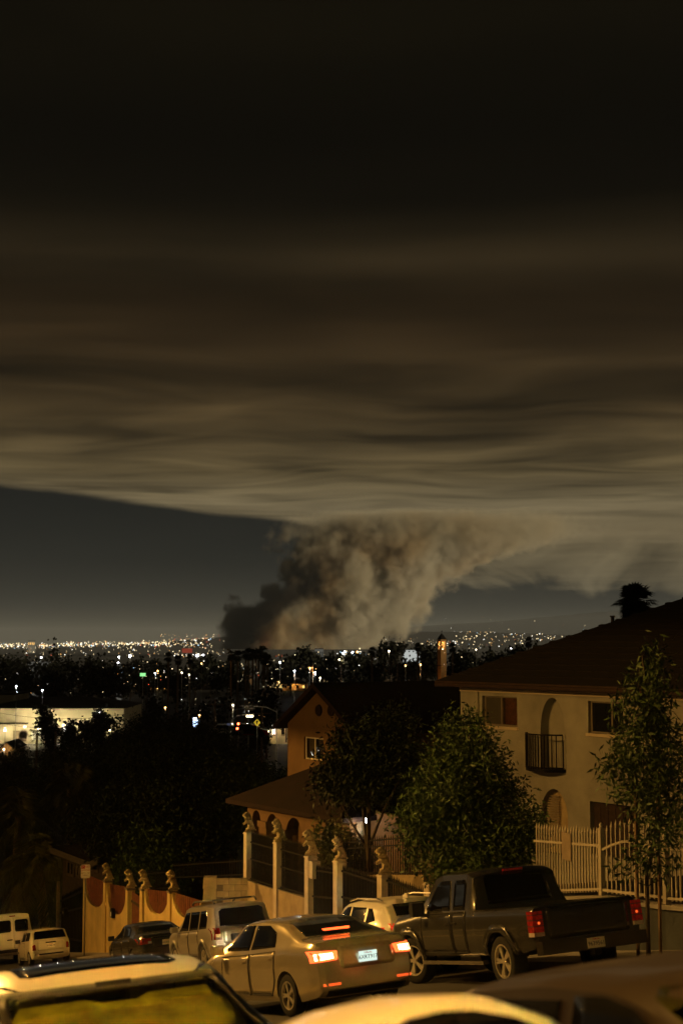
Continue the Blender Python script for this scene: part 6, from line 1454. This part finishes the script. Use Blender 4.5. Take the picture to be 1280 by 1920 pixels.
for k, (px, py, Y, cl, lab) in enumerate(FL):
    c = at(px, py, Y); e = empty('floodlight', c); tag(e, lab, 'lamp'); rad = Y * (.00032 if Y < 500 else .00052) + .05; rad *= 1.5 if 'right' in lab and 'brightest' in lab or 'big' in lab else 1
    MB().lathe([(rad * .5, -rad), (rad, -rad * .4), (rad, rad * .4), (rad * .5, rad)], 8, 'y').build('lens', {'w': 'lamp_white', 'y': 'lamp_warm', 'o': 'lamp_sodium'}[cl], e)
    gz = T(c.x, c.y) - c.z; MB().tube((0, rad * 1.1, min(gz, -1)), (0, rad * 1.1, rad), max(.06, rad * .15), n=6).build('mast', 'galv', e)
    if cl != 'o' or Y < 450: lamp('flood', (0, -rad * 1.6, 0), {'w': 2.2, 'y': 1.6, 'o': 1.6}[cl] * Y * (1.0 if Y > 250 else .4), {'w': (.9, .95, 1), 'y': (1, .8, .5), 'o': (1, .5, .15)}[cl], e, rad)
# sheds and blocks in the far basin, walls emitting in place of floodlight
for k, (p0, p1, y0, y1, Y, m_, lab) in enumerate(((755, 786, 1219, 1224, 1200, 'lit_shed', 'long white lit shed between the gum tree and the bell tower'), (52, 92, 1241, 1248, 620, 'lit_lot', 'grey lit shed below the left floodlight mast'), (216, 228, 1246, 1258, 520, 'lit_lot', 'pale building below the bright lot lamps'), (590, 606, 1217, 1236, 1300, 'lit_lot', 'tall pale tower block right of the smoke foot'), (53, 66, 1202, 1212, 5200, 'far_block', 'hazy high-rise on the left horizon'))):
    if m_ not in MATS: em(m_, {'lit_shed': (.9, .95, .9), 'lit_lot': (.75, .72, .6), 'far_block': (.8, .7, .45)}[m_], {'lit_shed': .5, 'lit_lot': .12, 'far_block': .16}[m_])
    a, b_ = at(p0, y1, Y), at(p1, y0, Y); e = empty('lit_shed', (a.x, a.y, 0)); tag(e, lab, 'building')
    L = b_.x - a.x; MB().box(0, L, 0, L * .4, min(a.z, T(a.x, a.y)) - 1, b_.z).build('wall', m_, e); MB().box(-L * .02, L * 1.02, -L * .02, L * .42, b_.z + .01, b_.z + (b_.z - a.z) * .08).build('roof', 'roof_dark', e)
    for j in range(4): MB().box(L * (j + .3) / 4, L * (j + .7) / 4, -L * .012, -L * .004, a.z + (b_.z - a.z) * .3, a.z + (b_.z - a.z) * .75).build('window', 'pane' if m_ != 'far_block' else 'lit_orange', e)

# -- the mass of city lights (nobody could count them)
rg = random.Random(77); mbs = {k: MB() for k in ('warm', 'white', 'amber', 'red', 'cool')}
def dot(px, py, Y, size, kind):
    c = at(px, py, Y); r = size * Y / FPX; z0 = max(c.z, T(c.x, c.y) + r)
    x_, y_ = c.x, c.y
    mbs[kind].add([(x_ + r, y_, z0), (x_ - r, y_, z0), (x_, y_ + r, z0), (x_, y_ - r, z0), (x_, y_, z0 + r), (x_, y_, z0 - r)], [(0, 2, 4), (2, 1, 4), (1, 3, 4), (3, 0, 4), (2, 0, 5), (1, 2, 5), (3, 1, 5), (0, 3, 5)])
def kind(): return rg.choices(('warm', 'white', 'amber', 'red', 'cool'), (60, 18, 14, 5, 4))[0]
def size(): return .48 + .52 * rg.random() ** 2.5 * 1.6
for _ in range(560):                        # dense line on the left horizon
    px = rg.uniform(-40, 400); dot(px, 1208 + rg.gauss(0, 2.6) + (2 if px < 120 else 0), rg.uniform(6000, 9000), size(), kind())
for _ in range(150): dot(rg.uniform(-40, 420), rg.uniform(1213, 1232), rg.uniform(1800, 4500), size() * .75, kind())
for _ in range(170): dot(rg.uniform(590, 870), 1206 + rg.gauss(0, 4.0), rg.uniform(6000, 7500), size() * .8, kind())
for _ in range(140): dot(rg.uniform(850, 1120), 1197 + rg.gauss(0, 3.4), rg.uniform(7000, 9000), size() * .8, kind())
for _ in range(60): dot(rg.uniform(860, 1110), rg.uniform(1202, 1216), rg.uniform(3000, 5000), size() * .8, kind())
for _ in range(60): dot(rg.uniform(620, 1300), 1196 - 40 * rg.random() ** 1.7, rg.uniform(17500, 19000), size() * .6, kind())
for _ in range(70): dot(rg.uniform(300, 420), 1203 - 14 * rg.random() ** 1.5, rg.uniform(7000, 9000), size() * .6, rg.choice(('warm', 'amber', 'red')))
for _ in range(65): dot(rg.uniform(240, 540), rg.uniform(1238, 1290), rg.uniform(300, 480), size() * .7, kind())
for _ in range(75): dot(rg.uniform(500, 900), rg.uniform(1222, 1262), rg.uniform(450, 900), size() * .75, kind())
for _ in range(28): dot(rg.uniform(0, 240), rg.uniform(1236, 1300), rg.uniform(350, 520), size() * .6, kind())
for _ in range(26): dot(rg.uniform(340, 500), rg.uniform(1310, 1372), rg.uniform(180, 230), size() * .55, kind())
for _ in range(34): dot(rg.uniform(625, 760), 1224 + rg.gauss(0, 3), rg.uniform(1300, 1600), size() * 1.1, rg.choice(('white', 'white', 'cool', 'warm')))
for _ in range(26): dot(rg.uniform(322, 384), 1229 + rg.gauss(0, 1.6), rg.uniform(1200, 1500), size() * 1.1, rg.choice(('white', 'white', 'cool', 'warm')))
em('city_warm', (1, .78, .42), 3.2); em('city_white', (1, .96, .85), 3.6); em('city_amber', (1, .50, .14), 2.6); em('city_red', (1, .16, .06), 1.8); em('city_cool', (.45, .75, 1), 2.4)
cl = None
for k, mb in mbs.items():
    o = mb.build('city_lights', 'city_' + k, None, fix=False); tag(o, {'warm': 'warm yellow lights of the distant city', 'white': 'white lights of the distant city', 'amber': 'amber street lights of the distant city', 'red': 'red lights of the distant city', 'cool': 'bluish lights of the distant city'}[k], 'city lights', kind='stuff')

# ================================================================ the smoke plume
PY = 3400.0; k_ = PY / FPX                  # one photograph pixel at the plume, in metres
cpl = at(640, 1205, PY)
pb = MB()
prof = [(0, 350, 850), (40, 350, 880), (90, 370, 960), (130, 400, 1020), (165, 420, 1130), (200, 430, 1220), (255, 440, 1280)]
V = []; F = []
for hpx, xl, xr2 in prof:
    for dy in (-190, 210): V += [((xl - 640) * k_, dy, (hpx - 12) * k_), ((xr2 - 640) * k_, dy, (hpx - 12) * k_)]
for i in range(len(prof) - 1):
    a = i * 4; b = a + 4
    F += [(a, a + 1, b + 1, b), (a + 1, a + 3, b + 3, b + 1), (a + 3, a + 2, b + 2, b + 3), (a + 2, a, b, b + 2)]
F += [(0, 2, 3, 1), (len(V) - 4, len(V) - 3, len(V) - 1, len(V) - 2)]
m = bpy.data.materials.new('smoke'); m.use_nodes = True; t = NT(m.node_tree); MATS['smoke'] = m
tcn = t.n('ShaderNodeTexCoord'); X, Yc, Z = t.sep(tcn.outputs['Object'])
pxl = t.m('DIVIDE', X, k_); hp_ = t.m('DIVIDE', Z, k_)      # plume coordinates in units of 1.3 m
def curve(v_, pts, lo, hi, a, b):
    nd = t.n('ShaderNodeFloatCurve'); c = nd.mapping.curves[0]
    P_ = [((p - lo) / (hi - lo), (q - a) / (b - a)) for p, q in pts]
    while len(c.points) < len(P_): c.points.new(.5, .5)
    for cp_, (p, q) in zip(c.points, P_): cp_.location = (p, q); cp_.handle_type = 'AUTO'
    nd.mapping.update(); t.put(nd.inputs['Value'], t.m('DIVIDE', t.m('SUBTRACT', v_, lo), hi - lo, clamp=True))
    return t.m('ADD', t.m('MULTIPLY', nd.outputs[0], b - a), a)
xl_ = curve(hp_, [(-20, -215), (10, -210), (50, -188), (90, -118), (125, -96), (170, -86), (215, -70), (260, -55)], -20, 260, -260, 0)
xr_ = curve(hp_, [(-20, 40), (8, 85), (40, 112), (80, 170), (105, 192), (130, 212), (160, 280), (185, 380), (215, 470), (260, 540)], -20, 260, -100, 600)
cen = t.m('MULTIPLY', t.m('ADD', xl_, xr_), .5); hw_ = t.m('MULTIPLY', t.m('SUBTRACT', xr_, xl_), .5)
un = t.m('DIVIDE', t.m('SUBTRACT', pxl, cen), hw_)
yn = t.m('DIVIDE', Yc, 170.0)
rr2 = t.m('SQRT', t.m('ADD', t.m('MULTIPLY', un, un), t.m('MULTIPLY', yn, yn)))
n1_ = t.noise(tcn.outputs['Object'], 1 / 95.0, 5, .58, .6)
n3_ = t.noise(tcn.outputs['Object'], 1 / 58.0, 3, .6)
bil = t.m('ABSOLUTE', t.m('SUBTRACT', n3_, .5))           # billows: creases where the noise crosses its mean
ins = t.m('SUBTRACT', 1.0, rr2)
ins = t.m('ADD', ins, t.m('MULTIPLY', t.m('SUBTRACT', n1_, .32), 1.05))
ins = t.m('ADD', ins, t.m('MULTIPLY', t.m('SUBTRACT', bil, .10), 1.3))
for qx, qh, qr in ((-190, 52, 27.0), (-163, 36, 20.0), (-130, 95, 20.0), (-98, 134, 20.0)):      # small sooty puffs up the left flank
    dx_, dh_, dy_ = t.m('SUBTRACT', pxl, qx), t.m('SUBTRACT', hp_, qh), t.m('DIVIDE', t.m('ADD', Yc, 60.0), k_)
    rq = t.m('SQRT', t.m('ADD', t.m('ADD', t.m('MULTIPLY', dx_, dx_), t.m('MULTIPLY', dh_, dh_)), t.m('MULTIPLY', dy_, dy_)))
    iq = t.m('ADD', t.m('SUBTRACT', 1.0, t.m('DIVIDE', rq, qr)), t.m('MULTIPLY', t.m("SUBTRACT", n3_, .45), 3.0))
    ins = t.m('MAXIMUM', ins, iq)
den = t.smooth(ins, .02, .42)
den = t.m('MULTIPLY', den, t.smooth(t.m('ADD', hp_, t.m('MULTIPLY', t.m('SUBTRACT', n1_, .5), 170.0)), 262, 130))
den = t.m('MULTIPLY', den, t.smooth(un, 1.0, .55) if False else 1.0)
# thinner towards the drifting right-hand side
den = t.m('MULTIPLY', den, t.smooth(pxl, 520, 180, .07, 1.0))
vol = t.n('ShaderNodeVolumePrincipled'); t.put(vol.inputs['Density'], t.m('MULTIPLY', den, .075)); vol.inputs['Anisotropy'].default_value = .1
# soot: the young smoke at the lower left is nearly black
soot = t.m('ADD', t.smooth(un, -.15, -.85), t.m('MULTIPLY', t.m('SUBTRACT', n1_, .5), 1.6))
soot = t.m('MULTIPLY', t.smooth(soot, .30, .95), t.smooth(hp_, 185, 80))
n2_ = t.noise(tcn.outputs['Object'], 1 / 130.0, 3, .5)
colr = t.mix(t.smooth(n2_, .38, .62), (.80, .60, .34), (.98, .90, .70))
colr = t.mix(t.smooth(un, -.1, .55, 0.0, .6), colr, (1.0, .95, .80))
colr = t.mix(t.smooth(hp_, 130, 230, 0.0, .7), colr, (.97, .88, .66))
colr = t.mix(soot, colr, (.07, .055, .042))
t.l(colr, vol.inputs['Color'])
t.l(vol.outputs[0], t.n('ShaderNodeOutputMaterial').inputs['Volume'])
m.cycles.volume_step_rate = .30
o = pb.add(V, F).build('smoke_plume', 'smoke'); o.location = (0, PY, 0); tag(o, 'billowing smoke plume rising from the fire on the horizon', 'smoke', kind='stuff')
# fire glow at its foot
c = at(505, 1216, PY); e = empty('fire', (c.x, c.y - 150, c.z)); tag(e, 'reddish fire glow at the foot of the smoke plume', 'fire')
pm('ember', (.3, .05, .02), .9, emit=(1, .22, .08), es=.12)
rg = random.Random(5); mb = MB()
for k in range(9):
    x_ = rg.uniform(-60, 70); hh = rg.uniform(4, 12); r = rg.uniform(4, 9); mb.add([(x_ - r, 0, -30), (x_ + r, 3, -30), (x_ + rg.uniform(-3, 3), 2, hh - 24), (x_, 8, -30)], [(0, 1, 2), (1, 3, 2), (3, 0, 2), (0, 3, 1)])
mb.build('flames', 'ember', e)
lamp('fire_light', (0, 20, 10), 3e3, (1, .38, .16), e, 15)

# ================================================================ haze
m = bpy.data.materials.new('haze'); m.use_nodes = True; t = NT(m.node_tree); MATS['haze'] = m
pv = t.n('ShaderNodeVolumePrincipled'); pv.inputs['Color'].default_value = (.78, .84, .88, 1); pv.inputs['Density'].default_value = 2.3e-5; pv.inputs['Anisotropy'].default_value = .0
t.l(pv.outputs[0], t.n('ShaderNodeOutputMaterial').inputs['Volume']); m.cycles.homogeneous_volume = True
HAZE = True
if HAZE:
    o = MB().box(-33500, 33500, -700, 35500, -60, 352).build('haze', 'haze'); tag(o, kind='stuff')
